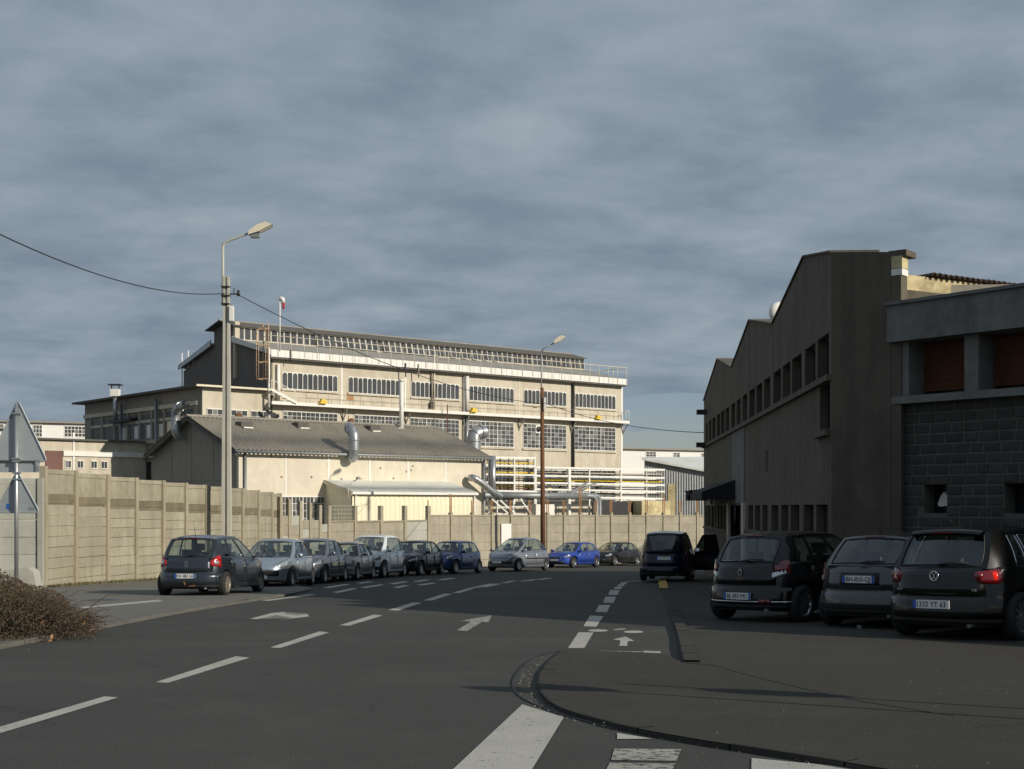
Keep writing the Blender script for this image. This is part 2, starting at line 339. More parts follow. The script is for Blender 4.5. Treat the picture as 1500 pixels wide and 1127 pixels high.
# pavement on the right, raised, with the cycle-lane pocket cut into it
kin = [(826, 951), (812, 961), (799, 973), (791, 986), (788, 1000), (792, 1014), (803, 1026), (822, 1037), (856, 1048), (905, 1061), (960, 1072), (1030, 1084), (1110, 1096), (1200, 1110), (1310, 1128), (1500, 1160)]
KU = 0.04
kinw = [G(a, b, KU) for a, b in kin]
kl = [(1000, 970), (990, 925), (982, 903), (975, 880), (968, 862), (966, 850)]
klw = [G(a, b, KU) for a, b in kl]
pave = [tuple(p) for p in kinw[::-1]]+[tuple(G(968, 957, KU))]+[tuple(p) for p in klw]+[(6.4, 56), (6.9, 66), (14, 71), (40, 75), (60, 40), (60, -30), (8, -30)]
sheet('pavement_right', pave, KU, m_pave)
def strip(name, pts, w, z0, z1, mat, parent=None, side=1, label=None):
    """kerb-like solid following plan points; w to the right side (+1) of travel"""
    mb = MB(); n = len(pts); P2 = [Vector(p) for p in pts]; offs = []
    for i in range(n):
        d = (P2[min(i+1, n-1)]-P2[max(i-1, 0)]).normalized(); offs.append(Vector((d.y, -d.x))*w*side)
    rows = []
    for i in range(n):
        a = P2[i]; b = P2[i]+offs[i]; ga = zg(a.y)
        rows.append([(a.x, a.y, ga+z0), (a.x, a.y, ga+z1-0.012), (a.x+offs[i].x*0.1, a.y+offs[i].y*0.1, ga+z1), (b.x, b.y, ga+z1), (b.x, b.y, ga+z0)])
    mb.grid(rows, smooth=False)
    return mb.build(name, mat, parent)
def seg_len(pts): return [ (Vector(pts[i+1])-Vector(pts[i])).length for i in range(len(pts)-1)]
def resample(pts, step):
    out = [Vector(pts[0])]; acc = 0
    for i in range(len(pts)-1):
        a = Vector(pts[i]); b = Vector(pts[i+1]); L = (b-a).length; pos = step-acc
        while pos <= L:
            out.append(a+(b-a)*(pos/L)); pos += step
        acc = (acc+L) % step
    return out
def smooth_path(pts, it=2):
    pts = [Vector(p) for p in pts]
    for _ in range(it):
        q = [pts[0]]
        for i in range(len(pts)-1):
            q.append(pts[i]*0.75+pts[i+1]*0.25); q.append(pts[i]*0.25+pts[i+1]*0.75)
        q.append(pts[-1]); pts = q
    return pts
def kerb(name, pts, w, z0, z1, mat, step, side):
    root = link(name, None); root['kind'] = 'structure'
    sp = resample(smooth_path(pts), step/4)
    k = 0
    while k+4 < len(sp):
        seg = [p.copy() for p in sp[k:k+5]]
        d = (seg[-1]-seg[-2]).normalized(); seg[-1] -= d*0.014
        strip('kerb_stone', seg, w, z0, z1+random.uniform(-0.004, 0.004), mat, root, side); k += 4
kerb('kerb_corner', kinw, 0.13, -0.02, KU+0.003, m_pave, 0.9, -1)
kerb('kerb_parking', [Vector(p) for p in klw]+[Vector((6.4, 56))], 0.18, -0.02, KU+0.025, m_pave, 1.0, 1)
# gutter outside the corner kerb
gut = smooth_path([G(a, b) for a, b in [(828, 953), (783, 962), (768, 974), (757, 986), (750, 1001), (754, 1014), (768, 1026), (800, 1040), (850, 1056), (930, 1074), (1010, 1089), (1110, 1103), (1200, 1117), (1330, 1137)]])
gi = smooth_path([G(a, b) for a, b in [(828, 953), (812, 962), (799, 975), (791, 988), (787, 1001), (790, 1016), (801, 1029), (821, 1041), (856, 1052), (930, 1070), (1010, 1085), (1110, 1099), (1200, 1113), (1330, 1133)]])
mb = MB(); mb.grid([[(a.x, a.y, zg(a.y)+0.004), (b.x, b.y, zg(b.y)+0.004)] for a, b in zip(gut, gi)], smooth=False)
o = mb.build('gutter', m_asph); o['kind'] = 'structure'
o = MB().tube([(p.x, p.y, zg(p.y)+0.002) for p in gut], 0.012, 5).build('gutter_seam', m_trim); o['kind'] = 'structure'
for pts_ in ([(998, 971), (1045, 975), (1120, 996), (1250, 1026), (1400, 1050)], [(1000, 970), (1013, 968), (1003, 920), (993, 905)]):
    q_ = [G(a, b, KU) for a, b in pts_]; o = MB().tube([(p.x, p.y, zg(p.y)+KU+0.001) for p in q_], 0.0045, 4).build('asphalt_seam', m_trim); o['kind'] = 'structure'
# left pavement
lp = GU([(-300, 1010), (0, 945), (128, 921), (225, 902), (300, 889), (372, 878), (430, 869), (460, 862)], 0.05)
lpw = [tuple(p) for p in lp]+[(-8.0, 46), (-8.2, 55), (-7.4, 61), (-4.8, 69), (0.3, 77), (7, 83.2), (14.5, 88.5), (16, 95), (-6, 90), (-30, 70), (-40, 40), (-40, 6)]
sheet('pavement_left', lpw, 0.05, m_pavel)
kerb('kerb_left', lp[:8], 0.16, -0.02, 0.056, m_kerb, 1.0, -1)

# road markings (each painted mark is its own piece of the setting)
marks = link('road_markings', None); marks['kind'] = 'structure'
def mark(name, pts, mat=m_mark, up=0.004, lift=0.0):
    return sheet(name, GU(pts, lift), up+lift, mat, None, marks)
for q in ([(-60, 1087), (-60, 1096), (0, 1075), (173, 1022.5), (153, 1021), (0, 1065.5)], [(228, 1000), (246, 1001), (366, 964), (345, 962)], [(396, 949), (410, 950), (482, 927), (468, 925.5)],
          [(497, 916.5), (512, 917), (561, 902), (547, 901)], [(569, 894), (583, 895), (618, 883.5), (605, 883)], [(620, 880), (633, 880), (663, 870.5), (651, 870)],
          [(662, 869), (674, 869), (697, 861.5), (688, 861.5)], [(690, 861), (702, 861), (728, 855.5), (717, 855.5)], [(703, 860.5), (712, 860.5), (735, 855.5), (728, 855.5)],
          [(733, 854.5), (742, 854.5), (758, 851), (750, 851)], [(760, 852), (770, 852), (790, 849), (780, 849)], [(783, 849.5), (794, 849.5), (812, 847), (800, 847)]):
    mark('lane_dash', q)
def z2(x, y): return (680+x/3.75, 820+y/3.75)
for q in ([(570,487),(660,487),(710,402),(628,400)], [(655,367),(725,370),(765,312),(692,308)], [(720,288),(783,290),(803,250),(740,250)], [(762,237),(820,239),(833,205),(777,204)],
          [(790,193),(843,195),(853,168),(803,167)], [(820,161),(862,162),(868,150),(832,149)], [(838,146),(875,147),(882,136),(850,136)], [(855,134),(890,134),(893,125),(862,126)], [(876,121),(890,122),(985,117),(985,114)]):
    mark('cycle_lane_dash', [z2(*p) for p in q])
mark('give_way_line', [z2(580, 497), z2(580, 502), z2(985, 512), z2(985, 507)], m_markw)
mark('give_way_line', [z2(985, 502), z2(985, 514), z2(1080, 517), z2(1080, 506)], m_mark)
# bicycle symbol and arrow
def ring(cx_, cy_, rx, ry, w=0.35):
    n = 14; pts = []
    for k in range(n): a = 2*math.pi*k/n; pts.append((cx_+rx*math.cos(a), cy_+ry*math.sin(a)))
    return [z2(*p) for p in pts]
mark('cycle_symbol', ring(735, 391, 55, 7), m_mark); mark('cycle_symbol', ring(930, 398, 55, 7), m_mark)
mark('cycle_symbol', [z2(815, 385), z2(835, 389), z2(890, 386), z2(885, 378), z2(850, 380)], m_markw)
mark('cycle_arrow', [z2(852, 475), z2(895, 477), z2(898, 450), z2(935, 448), z2(885, 424), z2(818, 440), z2(858, 446)], m_mark)
# lane arrows
mark('lane_arrow', [(366, 907), (376, 907.5), (405, 901.5), (428, 905.5), (410, 908.5), (453, 903.5), (450, 899.5), (437, 902), (416, 899.5), (417, 897), (398, 898.5)], m_mark)
mark('lane_arrow', [(669, 924), (684, 925), (706, 911.5), (716, 912), (720, 902), (674, 910), (690, 911)], m_markw)
# crossing
mark('crossing_stripe', [(765, 1033), (826, 1052), (760, 1160), (630, 1160)], m_mark, 0.006)
mark('crossing_mark', [(904, 1075), (955, 1083.5), (904, 1084)], m_mark, 0.006)
mark('crossing_mark', [(900, 1098), (998, 1099), (991, 1116), (895, 1115)], m_markw, 0.006)
mark('crossing_mark', [(893, 1119), (990, 1120), (975, 1145), (880, 1145)], m_markw, 0.006)
mark('crossing_stripe', [(1101, 1112), (1260, 1127), (1400, 1160), (1100, 1170)], m_mark, 0.006)
for q in ([(118, 892), (118, 889.5), (232, 879), (240, 881)],): mark('parking_line', q, m_mark, 0.004, 0.05)
for a, b, c, d in ((324, 878, 393, 871.5), (383, 880, 463, 871.5), (413, 869, 461, 863.5), (473, 861, 513, 856.5), (487, 868, 524, 862.5), (527, 861, 564, 857), (569, 855.5, 599, 852.5), (521, 854.5, 548, 852.5),
                   (604, 852, 630, 850), (640, 849.5, 668, 847.5), (575, 861, 600, 858), (610, 857, 640, 854.5)):
    mark('parking_line', [(a, b), (a+9, b+0.8), (c, d), (c-8, d-0.5)])
mark('yellow_line', [(966, 862), (979, 862), (976, 850), (964, 850)], m_yel_mark, 0.004, KU+0.035)
o = MB().lathe([(0.001, 0.0), (0.001, 0.36), (0.0, 0.365)], 20, 'z').build('manhole_cover', m_darkm)
p = G(150, 879.5, 0.05); o.location = (p.x, p.y, zg(p.y)+0.054); tag(o, 'round dark manhole cover in the left pavement beside the white line', 'manhole cover')

# ------------------------------------------------------------------ concrete walls
def panel_mesh(name, mat, flutes=0, th=0.07):
    mb = MB()
    if not flutes:
        b = 0.016
        # bevelled face unit panel x 0..1, z 0..1, face towards -y
        mb.add([(0,0,0),(1,0,0),(1,0,1),(0,0,1),(0.004,-b,0.035),(0.996,-b,0.035),(0.996,-b,0.965),(0.004,-b,0.965),(0,th,0),(1,th,0),(1,th,1),(0,th,1)],
               [(4,5,6,7),(0,1,5,4),(1,2,6,5),(2,3,7,6),(3,0,4,7),(9,8,11,10),(0,8,9,1),(3,2,10,11),(0,3,11,8),(1,9,10,2)])
    else:
        prof = []
        for k in range(flutes):
            x0 = k/flutes; wd = 1/flutes
            prof += [(x0, -0.018), (x0+wd*0.6, -0.018), (x0+wd*0.68, 0.0), (x0+wd*0.92, 0.0)]
        prof += [(1, -0.018), (1, th), (0, th)]
        mb.prism(prof, 'z', 0, 1)
    return mb.mesh(name, mat)
pm = {('plain', 'L'): panel_mesh('panel', m_wallL), ('flute', 'L'): panel_mesh('panel', m_wallL, 13), ('flute', 'D'): panel_mesh('panel', m_wallD, 13), ('plain', 'D'): panel_mesh('panel', m_wallD),
      ('plain', 'F'): panel_mesh('panel', m_wallF), ('plain', 'G'): panel_mesh('panel', m_wallG)}
def put_panel(me, root, a, b, z0, h, off=0.0):
    d = b-a; o = link('panel', me, root)
    n = Vector((d.y, -d.x)).normalized()          # towards the viewer side
    o.location = (a.x-root.location.x+n.x*off, a.y-root.location.y+n.y*off, z0-root.location.z)
    o.rotation_euler = (0, random.uniform(-0.0025, 0.0025), math.atan2(d.y, d.x)); o.scale = (d.length, 1, h-0.006)
    return o
def put_post(root, p, ang, z0, z1, w=0.16, mat=m_post, d=0.18):
    mb = MB(); mb.box(-w/2, w/2, -d/2, d/2, 0, z1-z0); o = mb.build('post', mat, root)
    o.location = (p.x-root.location.x, p.y-root.location.y, z0-root.location.z); o.rotation_euler = (0, 0, ang); return o
# left wall: post tops measured in the photograph; wall 3.6 m
lw = []
for px, py in ((64, 675.6), (109, 682.4), (156, 688.5), (198, 693.5), (237.6, 697.8), (271, 701.4), (301, 704.4), (328, 707), (354, 709.8), (377.5, 713), (397, 716), (409.5, 718)):
    t = 2.45/((HZ-py)/F+SL); lw.append(Vector(((px-750)/F*t, t)))
root = thing('concrete_wall', 'tall beige precast concrete wall of stacked panels behind the dark hatchback', 'wall', (lw[0].x, lw[0].y, zg(lw[0].y)))
root.rotation_euler = (0, 0, 0)
rows = [('plain', 'L', 0.3)]*2
for i in range(len(lw)-1):
    a, b = lw[i], lw[i+1]; z = zg((a.y+b.y)/2)-0.05; d = (b-a); ins = d.normalized()*0.05
    aa, bb = a+ins, b-ins
    hs = [0.318]*8
    for h in hs:
        put_panel(pm[('plain', 'L')], root, aa, bb, z, h, random.uniform(-0.008, 0.008)); z += h
    put_panel(pm[('plain', 'D')], root, aa, bb, z, 0.10, -0.03); z += 0.10
    put_panel(pm[('flute', 'D')], root, aa, bb, z, 0.23, -0.01); z += 0.23
    put_panel(pm[('flute', 'L')], root, aa, bb, z, 0.60, 0.0); z += 0.60
    put_panel(pm[('flute', 'L')], root, aa, bb, z, 0.14, 0.025)
for i, p in enumerate(lw):
    d = lw[min(i+1, len(lw)-1)]-lw[max(i-1, 0)]
    put_post(root, p, math.atan2(d.y, d.x), zg(p.y)-0.1, zg(p.y)+3.6, 0.2)
# grey end section at the far left
ga = P(-60, 700, 38.5).xy; gb = P(60, 700, 38.9).xy
root = thing('concrete_wall', 'pale grey concrete panel wall at the left edge behind the triangular signs', 'wall', (gb.x, gb.y, zg(gb.y)))
z = zg(gb.y)
for h in (0.5, 0.5, 0.5, 0.5, 0.5, 0.5, 0.19):
    put_panel(pm[('plain', 'G')], root, ga, gb, z, h); z += h
put_post(root, gb, 0, zg(gb.y), z, 0.14, m_wallG); put_post(root, ga+(gb-ga)*0.45, 0, zg(gb.y), z, 0.14, m_wallG)
# concrete block at the wall foot
p = P(58, 850, 37.5); o = MB().prism([(-0.5, 0), (0.5, 0), (0.42, 0.5), (0.25, 0.62), (-0.4, 0.55)], 'y', -0.25, 0.25).build('concrete_block', m_wallG, None, (p.x-0.5, p.y, zg(p.y)+0.05))
tag(o, 'whitish broken concrete block at the foot of the wall behind the bush', 'block')
# stepped short section and the long far wall
def wt(px):   # depth of far wall at pixel column
    tb = [(409, 61), (481, 65), (627, 74), (760, 81), (900, 86.5), (1040, 92)]
    for (a, ta), (b, tb_) in zip(tb, tb[1:]):
        if px <= b: return ta+(tb_-ta)*(px-a)/(b-a)
    return 92
def wp(px): t = wt(px); return Vector(((px-750)/F*t, t))
steps = [(410.6, 755.6), (423, 755.6), (439.4, 762), (453.7, 762), (468, 768), (481, 765)]
root = thing('concrete_wall', 'short stepped concrete wall with tall bare posts between the tall wall and the long wall', 'wall', (wp(410).x, wp(410).y, zg(61)))
for i in range(len(steps)-1):
    a, b = wp(steps[i][0]), wp(steps[i+1][0]); top = EYE+(HZ-steps[i][1])/F*(a.y+b.y)/2; z = zg(a.y)-0.1; n = 6; h = (top-z)/n
    for k in range(n): put_panel(pm[('plain', 'G' if (i+k) % 3 == 0 else 'F')], root, a, b, z+k*h, h)
for i, (px, py) in enumerate(steps):
    p = wp(px); put_post(root, p, 0.9, zg(p.y)-0.1, EYE+(HZ-(728+i*3))/F*p.y, 0.17)
root = thing('concrete_wall', 'long low concrete panel wall with posts behind the far row of parked cars', 'wall', (wp(481).x, wp(481).y, zg(65)))
fp = [481, 519.4, 557.5, 592.6, 627, 660, 691.7, 720, 748, 776, 802, 826, 850, 873, 895, 922, 947, 972, 996, 1021, 1046]
mesh_pts = []
for i in range(len(fp)-1):
    a, b = wp(fp[i]), wp(fp[i+1]); ty = 764.5 if fp[i] < 626 else 756.0
    if 592 < fp[i] < 626: ty = 763.5
    top = EYE+(HZ-ty)/F*(a.y+b.y)/2; z = zg(a.y)-0.1; n = 5 if ty > 760 else 6; h = (top-z)/n
    key = 'G' if fp[i] == 592.6 else 'F'
    for k in range(n): put_panel(pm[('plain', key)], root, a, b, z+k*h, h, random.uniform(-0.01, 0.01))
    mb = MB(); d = b-a; mb.box(0, d.length, -0.07, 0.12, 0, 0.06); o = mb.build('coping', m_post, root); o.location = (a.x-root.location.x, a.y-root.location.y, top-root.location.z); o.rotation_euler = (0, 0, math.atan2(d.y, d.x))
for i, px in enumerate(fp):
    p = wp(px); d = wp(px+10)-wp(px-10); ang = math.atan2(d.y, d.x)
    ty = 741 if px < 628 else 751
    put_post(root, p, ang, zg(p.y)-0.1, EYE+(HZ-ty)/F*p.y, 0.26 if px < 628 else 0.2)
    if px > 620:     # rusty uprights on top
        top = 733 if px not in (660, 850, 972) else 724
        if px == 850: top = 713
        for dx in ((-0.07, 0.07) if px > 640 else (0,)):
            mb = MB(); mb.box(-0.03, 0.03, -0.03, 0.03, 0, (HZ-top)/F*p.y-(HZ-ty-6)/F*p.y); o = mb.build('rusty_upright', m_rustl, root); q = Vector((math.cos(ang), math.sin(ang)))*dx
            o.location = (p.x+q.x-root.location.x, p.y+q.y-root.location.y, EYE+(HZ-ty-6)/F*p.y-root.location.z)
mb = MB()   # wire mesh above the low wall
rx, ry, rz_ = root.location
for i in range(0, 7):
    a, b = wp(fp[i]), wp(fp[i+1]); z0 = EYE+(HZ-765)/F*a.y; z1 = EYE+(HZ-741)/F*a.y
    for k in range(9):
        q = a+(b-a)*(k/8); mb.bar((q.x-rx, q.y-ry, z0-rz_), (q.x-rx, q.y-ry, z1-rz_), 0.008)
    for k in range(5):
        zz = z0+(z1-z0)*k/4; mb.bar((a.x-rx, a.y-ry, zz-rz_), (b.x-rx, b.y-ry, zz-rz_), 0.008)
mb.build('wire_mesh', m_cream, root)
a = wp(732.5); b = wp(747); d = b-a
mb = MB(); mb.box(0, d.length, -0.10, -0.085, 0, 1.25); o = mb.build('white_board', m_white); o.location = (a.x, a.y, EYE+(HZ-799)/F*a.y); o.rotation_euler = (0, 0, math.atan2(d.y, d.x))
tag(o, 'blank white board fixed upright on the long far wall behind the silver people carrier', 'board')
# dirt and dry grass at the wall foot
rd_ = random.Random(5); pa, pb = [], []
for j in range(len(lw)-1):
    d = (lw[j+1]-lw[j]).normalized(); n_ = Vector((d.y, -d.x))
    for k in range(8): q = lw[j]+(lw[j+1]-lw[j])*(k/8); pa.append(q+n_*0.05); pb.append(q+n_*rd_.uniform(0.28, 0.62))
mb = MB(); mb.grid([[(a.x, a.y, zg(a.y)+0.10), ((a.x+b.x)/2, (a.y+b.y)/2, zg(a.y)+0.075), (b.x, b.y, zg(b.y)+0.052)] for a, b in zip(pa, pb)]); o = mb.build('dirt_verge', m_dirt); o['kind'] = 'structure'
# small stones, leaves and litter lying on the road edges
mb = MB()
def scrap(x, y, up, r):
    z = zg(y)+up; a = rd_.uniform(0, 6.28); v = [(x+r*math.cos(a+k*1.57)*rd_.uniform(.6, 1.2), y+r*math.sin(a+k*1.57)*rd_.uniform(.6, 1.2), z) for k in range(4)]
    mb.add(v+[(x, y, z+r*0.7)], [(0, 1, 4), (1, 2, 4), (2, 3, 4), (3, 0, 4)])
gp_ = [G(a, b) for a, b in kin]
for k in range(260):
    i = rd_.randrange(2, len(gp_)-1); f = rd_.random(); q = gp_[i-1]+(gp_[i]-gp_[i-1])*f; scrap(q.x-rd_.uniform(0.02, 0.22), q.y-rd_.uniform(0.02, 0.15), 0.006, rd_.uniform(0.004, 0.012))
for k in range(260): scrap(rd_.uniform(0.6, 9), rd_.uniform(7.5, 20), KU+0.001, rd_.uniform(0.003, 0.009)) if True else None
for k in range(120): scrap(rd_.uniform(-9, -5.4), rd_.uniform(16, 33), 0.056, rd_.uniform(0.005, 0.014))
o = mb.build('grit', m_grit); o['kind'] = 'stuff'; o['label'] = 'scattered grit and small stones along kerbs and pavement'
mb = MB()
for k in range(900):
    i = random.random(); j = min(int(i*6.2), len(lw)-2); f = random.random(); p = lw[j]+(lw[j+1]-lw[j])*f
    d = (lw[j+1]-lw[j]).normalized(); p = p+Vector((d.y, -d.x))*random.uniform(0.08, 0.6)**1.0; a = random.uniform(0, 6.28); h = random.uniform(0.03, 0.13)
    c = Vector((math.cos(a), math.sin(a)))*0.02; z = zg(p.y)+0.05
    mb.add([(p.x-c.x, p.y-c.y, z), (p.x+c.x, p.y+c.y, z), (p.x+random.uniform(-.05, .05), p.y+random.uniform(-.05, .05), z+h)], [(0, 1, 2)])
o = mb.build('dry_grass', m_grass); o['kind'] = 'stuff'; o['label'] = 'dry grass and weeds growing along the foot of the tall wall'

# ------------------------------------------------------------------ factory (local frame: x along facade, y into the building)
RZ = math.atan2(0.640, 0.768); YARD = -2.5
def yard_thing(name, label, cat, X, T, group=None): return thing(name, label, cat, (X, T, YARD), RZ, group)
OX, OT = -17.5, 99.3
def fs(px, y=0.0):        # pixel column -> local x on the plane y of the factory frame
    bx, bt = OX-0.64*y, OT+0.768*y; q = (px-750)/F
    return (q*bt-bx)/(0.768-0.64*q)
def fh(px, py, y=0.0):    # pixel -> local height on that plane
    s = fs(px, y); t = OT+0.768*y+0.64*s
    return (HZ-py)/F*t+EYE-YARD
fac = yard_thing('factory_building', 'large cream concrete factory with rows of windows, balcony and glazed roof lantern', 'factory', OX, OT)
LF, DF = 35.65, 13.9
mb = MB(); mb.box(0, LF, 0, DF, 0, 14.7); mb.build('wall', m_rend, fac)
# gable ends proud of body
gp = [(0, 0), (DF, 0), (DF, 14.72), (8.7, 16.3), (8.7, 17.45), (6.95, 17.97), (5.2, 17.45), (5.2, 16.3), (0, 14.72)]
mb = MB(); mb.prism(gp, 'x', -0.06, 0.1); mb.build('end_wall', m_rendB, fac)
mb = MB(); mb.prism(gp, 'x', LF-0.1, LF+0.004); mb.build('end_wall', m_rend, fac)
# roof slopes
mb = MB(); mb.prism([(-0.5, 14.98), (5.2, 16.38), (5.2, 16.50), (-0.5, 15.12)], 'x', -0.3, LF+0.05); mb.build('roof', m_roofg, fac)
mb = MB(); mb.prism([(DF+0.3, 14.98), (8.7, 16.38), (8.7, 16.50), (DF+0.3, 15.12)], 'x', -0.3, LF+0.05); mb.build('roof', m_roofg, fac)
# fascia panels
n = 62
fm = MB().box(0, 1, 0, 0.05, 0, 1).mesh('fascia_panel', m_white)
for k in range(n):
    x0 = -0.35+(LF+0.35)*k/n; o = link('fascia_panel', fm, fac, (x0+0.012, -0.58+random.uniform(-0.004, 0.004), 14.68)); o.scale = ((LF+0.35)/n-0.024, 1, 0.52)
mb = MB(); mb.box(-0.3, LF-0.05, -0.52, 0, 14.55, 14.95); mb.build('soffit', m_roofd, fac)
for side, pts in ((0, [(-0.5, 14.85), (5.25, 16.28), (5.25, 16.72), (-0.5, 15.22)]), (1, [(DF+0.3, 14.85), (8.65, 16.28), (8.65, 16.72), (DF+0.3, 15.22)])):
    mb = MB(); mb.prism(pts, 'x', -0.42, -0.34); mb.build('verge_board', m_white if side == 0 else m_metal, fac)
# lantern
mb = MB(); mb.box(0.0, LF, 5.25, 8.65, 16.2, 17.44); mb.build('lantern_wall', m_rend, fac)
mb = MB(); mb.prism([(4.75, 17.45), (6.95, 18.0), (9.2, 17.45), (9.2, 17.51), (6.95, 18.08), (4.75, 17.51)], 'x', -0.6, LF+0.2); mb.build('lantern_roof', m_roofd, fac); MB().box(-0.6, LF+0.2, 6.85, 7.05, 18.06, 18.13).build('ridge_cap', m_fibro, fac)
mb = MB(); mb.box(0, LF, 5.0, 5.24, 16.38, 16.5); mb.box(0, LF, 5.02, 5.24, 17.42, 17.5); mb.build('lantern_rail', m_cream, fac)
ns = 62; wv = LF/ns
frm = MB(); frm.box(0, 0.035, -0.02, 0.02, 0, 1.12); frm.box(wv-0.055, wv-0.02, -0.02, 0.02, 0, 1.12); frm.box(0.035, wv-0.055, -0.02, 0.02, 0, 0.035); frm.box(0.035, wv-0.055, -0.02, 0.02, 1.07, 1.12)
for (a, b) in ((0.035, 0.13), (wv-0.055, wv-0.15)): frm.prism([(a, 1.07), (b, 1.07), (a, 0.95)], 'y', -0.02, 0.02)
frm.v = [(a_, b_, c_*0.86) for a_, b_, c_ in frm.v]; fme = frm.mesh('sash', m_white); gme = MB().box(0.03, wv-0.05, -0.008, 0.008, 0.03, 0.94).mesh('pane', m_glass)
for k in range(ns):
    o = link('sash', fme, fac, (k*wv+0.03, 5.12, 16.48)); tilt = 0
    if 12 <= k < 44 and k % 11 != 0: tilt = R(-15) if (k % 2 or k < 34) else R(-7)
    elif k >= 44 and k % 2: tilt = R(-7)
    if tilt: o.location.z += 0.0; o.rotation_euler = (tilt*-1*-1, 0, 0); o.location = (k*wv+0.03, 5.12+0.0-abs(math.sin(tilt))*1.1*1.0, 16.48) if False else (k*wv+0.03, 5.12-abs(math.sin(tilt))*1.12, 16.49); o.rotation_euler = (-abs(tilt), 0, 0)
    link('pane', gme, o)
# upper window bands
def band_window(px0, px1, h0, h1, n):
    x0, x1 = fs(px0), fs(px1); wf = MB(); W = x1-x0
    wf.box(0, W, -0.05, 0.02, 0, 0.05); wf.box(0, W, -0.05, 0.02, h1-h0-0.05, h1-h0)
    pw = W/n
    for k in range(n+1): wf.box(max(0, k*pw-0.022), min(W, k*pw+0.022), -0.04, 0.02, 0.05, h1-h0-0.05)
    for k in range(n):
        if k % 2 == 0:      # arched opening sash: rounded corners
            top = h1-h0-0.05; r = pw/2-0.022
            for sgn, cx_ in ((1, k*pw+0.022), (-1, (k+1)*pw-0.022)):
                pts = [(cx_, top), (cx_+sgn*r, top)]+[(cx_+sgn*r*(1-math.sin(a)), top-r*(1-math.cos(a))) for a in (R(30), R(60), R(90))]
                if sgn < 0: pts = pts[::-1]
                wf.prism(pts, 'y', -0.045, 0.0)
    o = wf.build('window', m_white, fac, (x0, -0.01, h0))
    for k in range(n):
        me = MB().box(k*pw+0.03, (k+1)*pw-0.03, -0.022, -0.006, 0.04, h1-h0-0.04).mesh('pane', m_glass); link('pane', me, o)
    mbx = MB(); mbx.box(-0.08, W+0.08, -0.12, 0.0, -0.12, -0.02); mbx.build('sill', m_rend, o)
UW = [(413, 494), (510, 585), (602, 672), (687, 752), (767, 829), (842, 901)]
for a, b in UW: band_window(a, b, 12.45, 13.7, 11)
def grid_window(par, x0, x1, h0, h1, nc, nr, wide=(), milky=0.2, y=-0.01, mframe=m_white, bar=0.024, glass=None):
    wf = MB(); W = x1-x0; H = h1-h0
    wf.box(0, W, -0.06, 0.02, 0, 0.06); wf.box(0, W, -0.06, 0.02, H-0.06, H)
    for k in range(nc+1):
        ww = bar*2.2 if (k in wide or k in (0, nc)) else bar
        wf.box(max(0, k*W/nc-ww/2), min(W, k*W/nc+ww/2), -0.035, 0.02, 0.06, H-0.06)
    for k in range(1, nr): wf.box(0.02, W-0.02, -0.03, 0.015, k*H/nr-bar/2, k*H/nr+bar/2)
    o = wf.build('window', mframe, par, (x0, y, h0))
    groups = {0: MB(), 1: MB()}
    for i in range(nc):
        for j in range(nr):
            g = 1 if random.random() < milky else 0
            groups[g].box(i*W/nc+0.01, (i+1)*W/nc-0.01, -0.025-random.uniform(0, 0.004), -0.005, j*H/nr+0.01, (j+1)*H/nr-0.01)
    for g, mm in ((0, glass or m_glass), (1, m_glassl)):
        if groups[g].f: groups[g].build('panes', mm, o)['kind'] = 'stuff'
    return o
for i, (a, b) in enumerate([(414, 494), (519, 585), (600, 672), (686, 752), (766, 829), (841, 901)]):
    grid_window(fac, fs(a), fs(b), 8.75, 10.85, 11 if i > 2 else 12, 6, (4, 8) if i < 3 else (4, 7), 0.35 if i > 2 else 0.12)
    MB().box(fs(a)-0.1, fs(b)+0.1, -0.14, 0.0, 8.6, 8.72).build('window_sill', m_rend, fac)
for a, b in ((700, 752), (768, 830), (842, 901)): grid_window(fac, fs(a), fs(b), 4.3, 7.1, 9, 7, (3, 6), 0.1, -0.01, m_greym, 0.03, m_glassd)
# balcony
mb = MB(); mb.box(-0.4, LF+0.1, -0.75, 0, 11.24, 11.38); mb.build('balcony_slab', m_rend, fac)
mb = MB(); mb.box(-0.4, LF+0.1, -0.8, -0.752, 11.22, 11.46); mb.build('balcony_edge', m_white, fac)
mb = MB(); rl = MB()
for k in range(36):
    x = 2.5+(LF-2.4)*k/35; rl.tube([(x, -0.72, 11.4), (x, -0.72, 12.2)], 0.014, 5)
rl.tube([(2.5, -0.72, 12.2), (LF+0.1, -0.72, 12.2)], 0.013, 5); rl.tube([(2.5, -0.72, 11.85), (LF+0.1, -0.72, 11.85)], 0.009, 5)
rl.build('balcony_railing', m_rendD, fac)
rl = MB()
for x in (LF-0.3, LF+0.08): rl.tube([(x, -0.74, 11.4), (x, -0.74, 12.35)], 0.022, 6)
rl.tube([(LF-0.3, -0.74, 12.35), (LF+0.08, -0.74, 12.35), (LF+0.08, 0.0, 12.35)], 0.022, 6); rl.build('railing', m_white, fac)
for px in (502, 594, 680, 760, 836, 912):
    x = fs(px); b = MB(); b.bar((x, -0.02, 10.3), (x, -0.66, 11.2), 0.07); b.bar((x, -0.02, 10.2), (x, -0.02, 11.2), 0.09); b.build('bracket', m_roofg, fac)
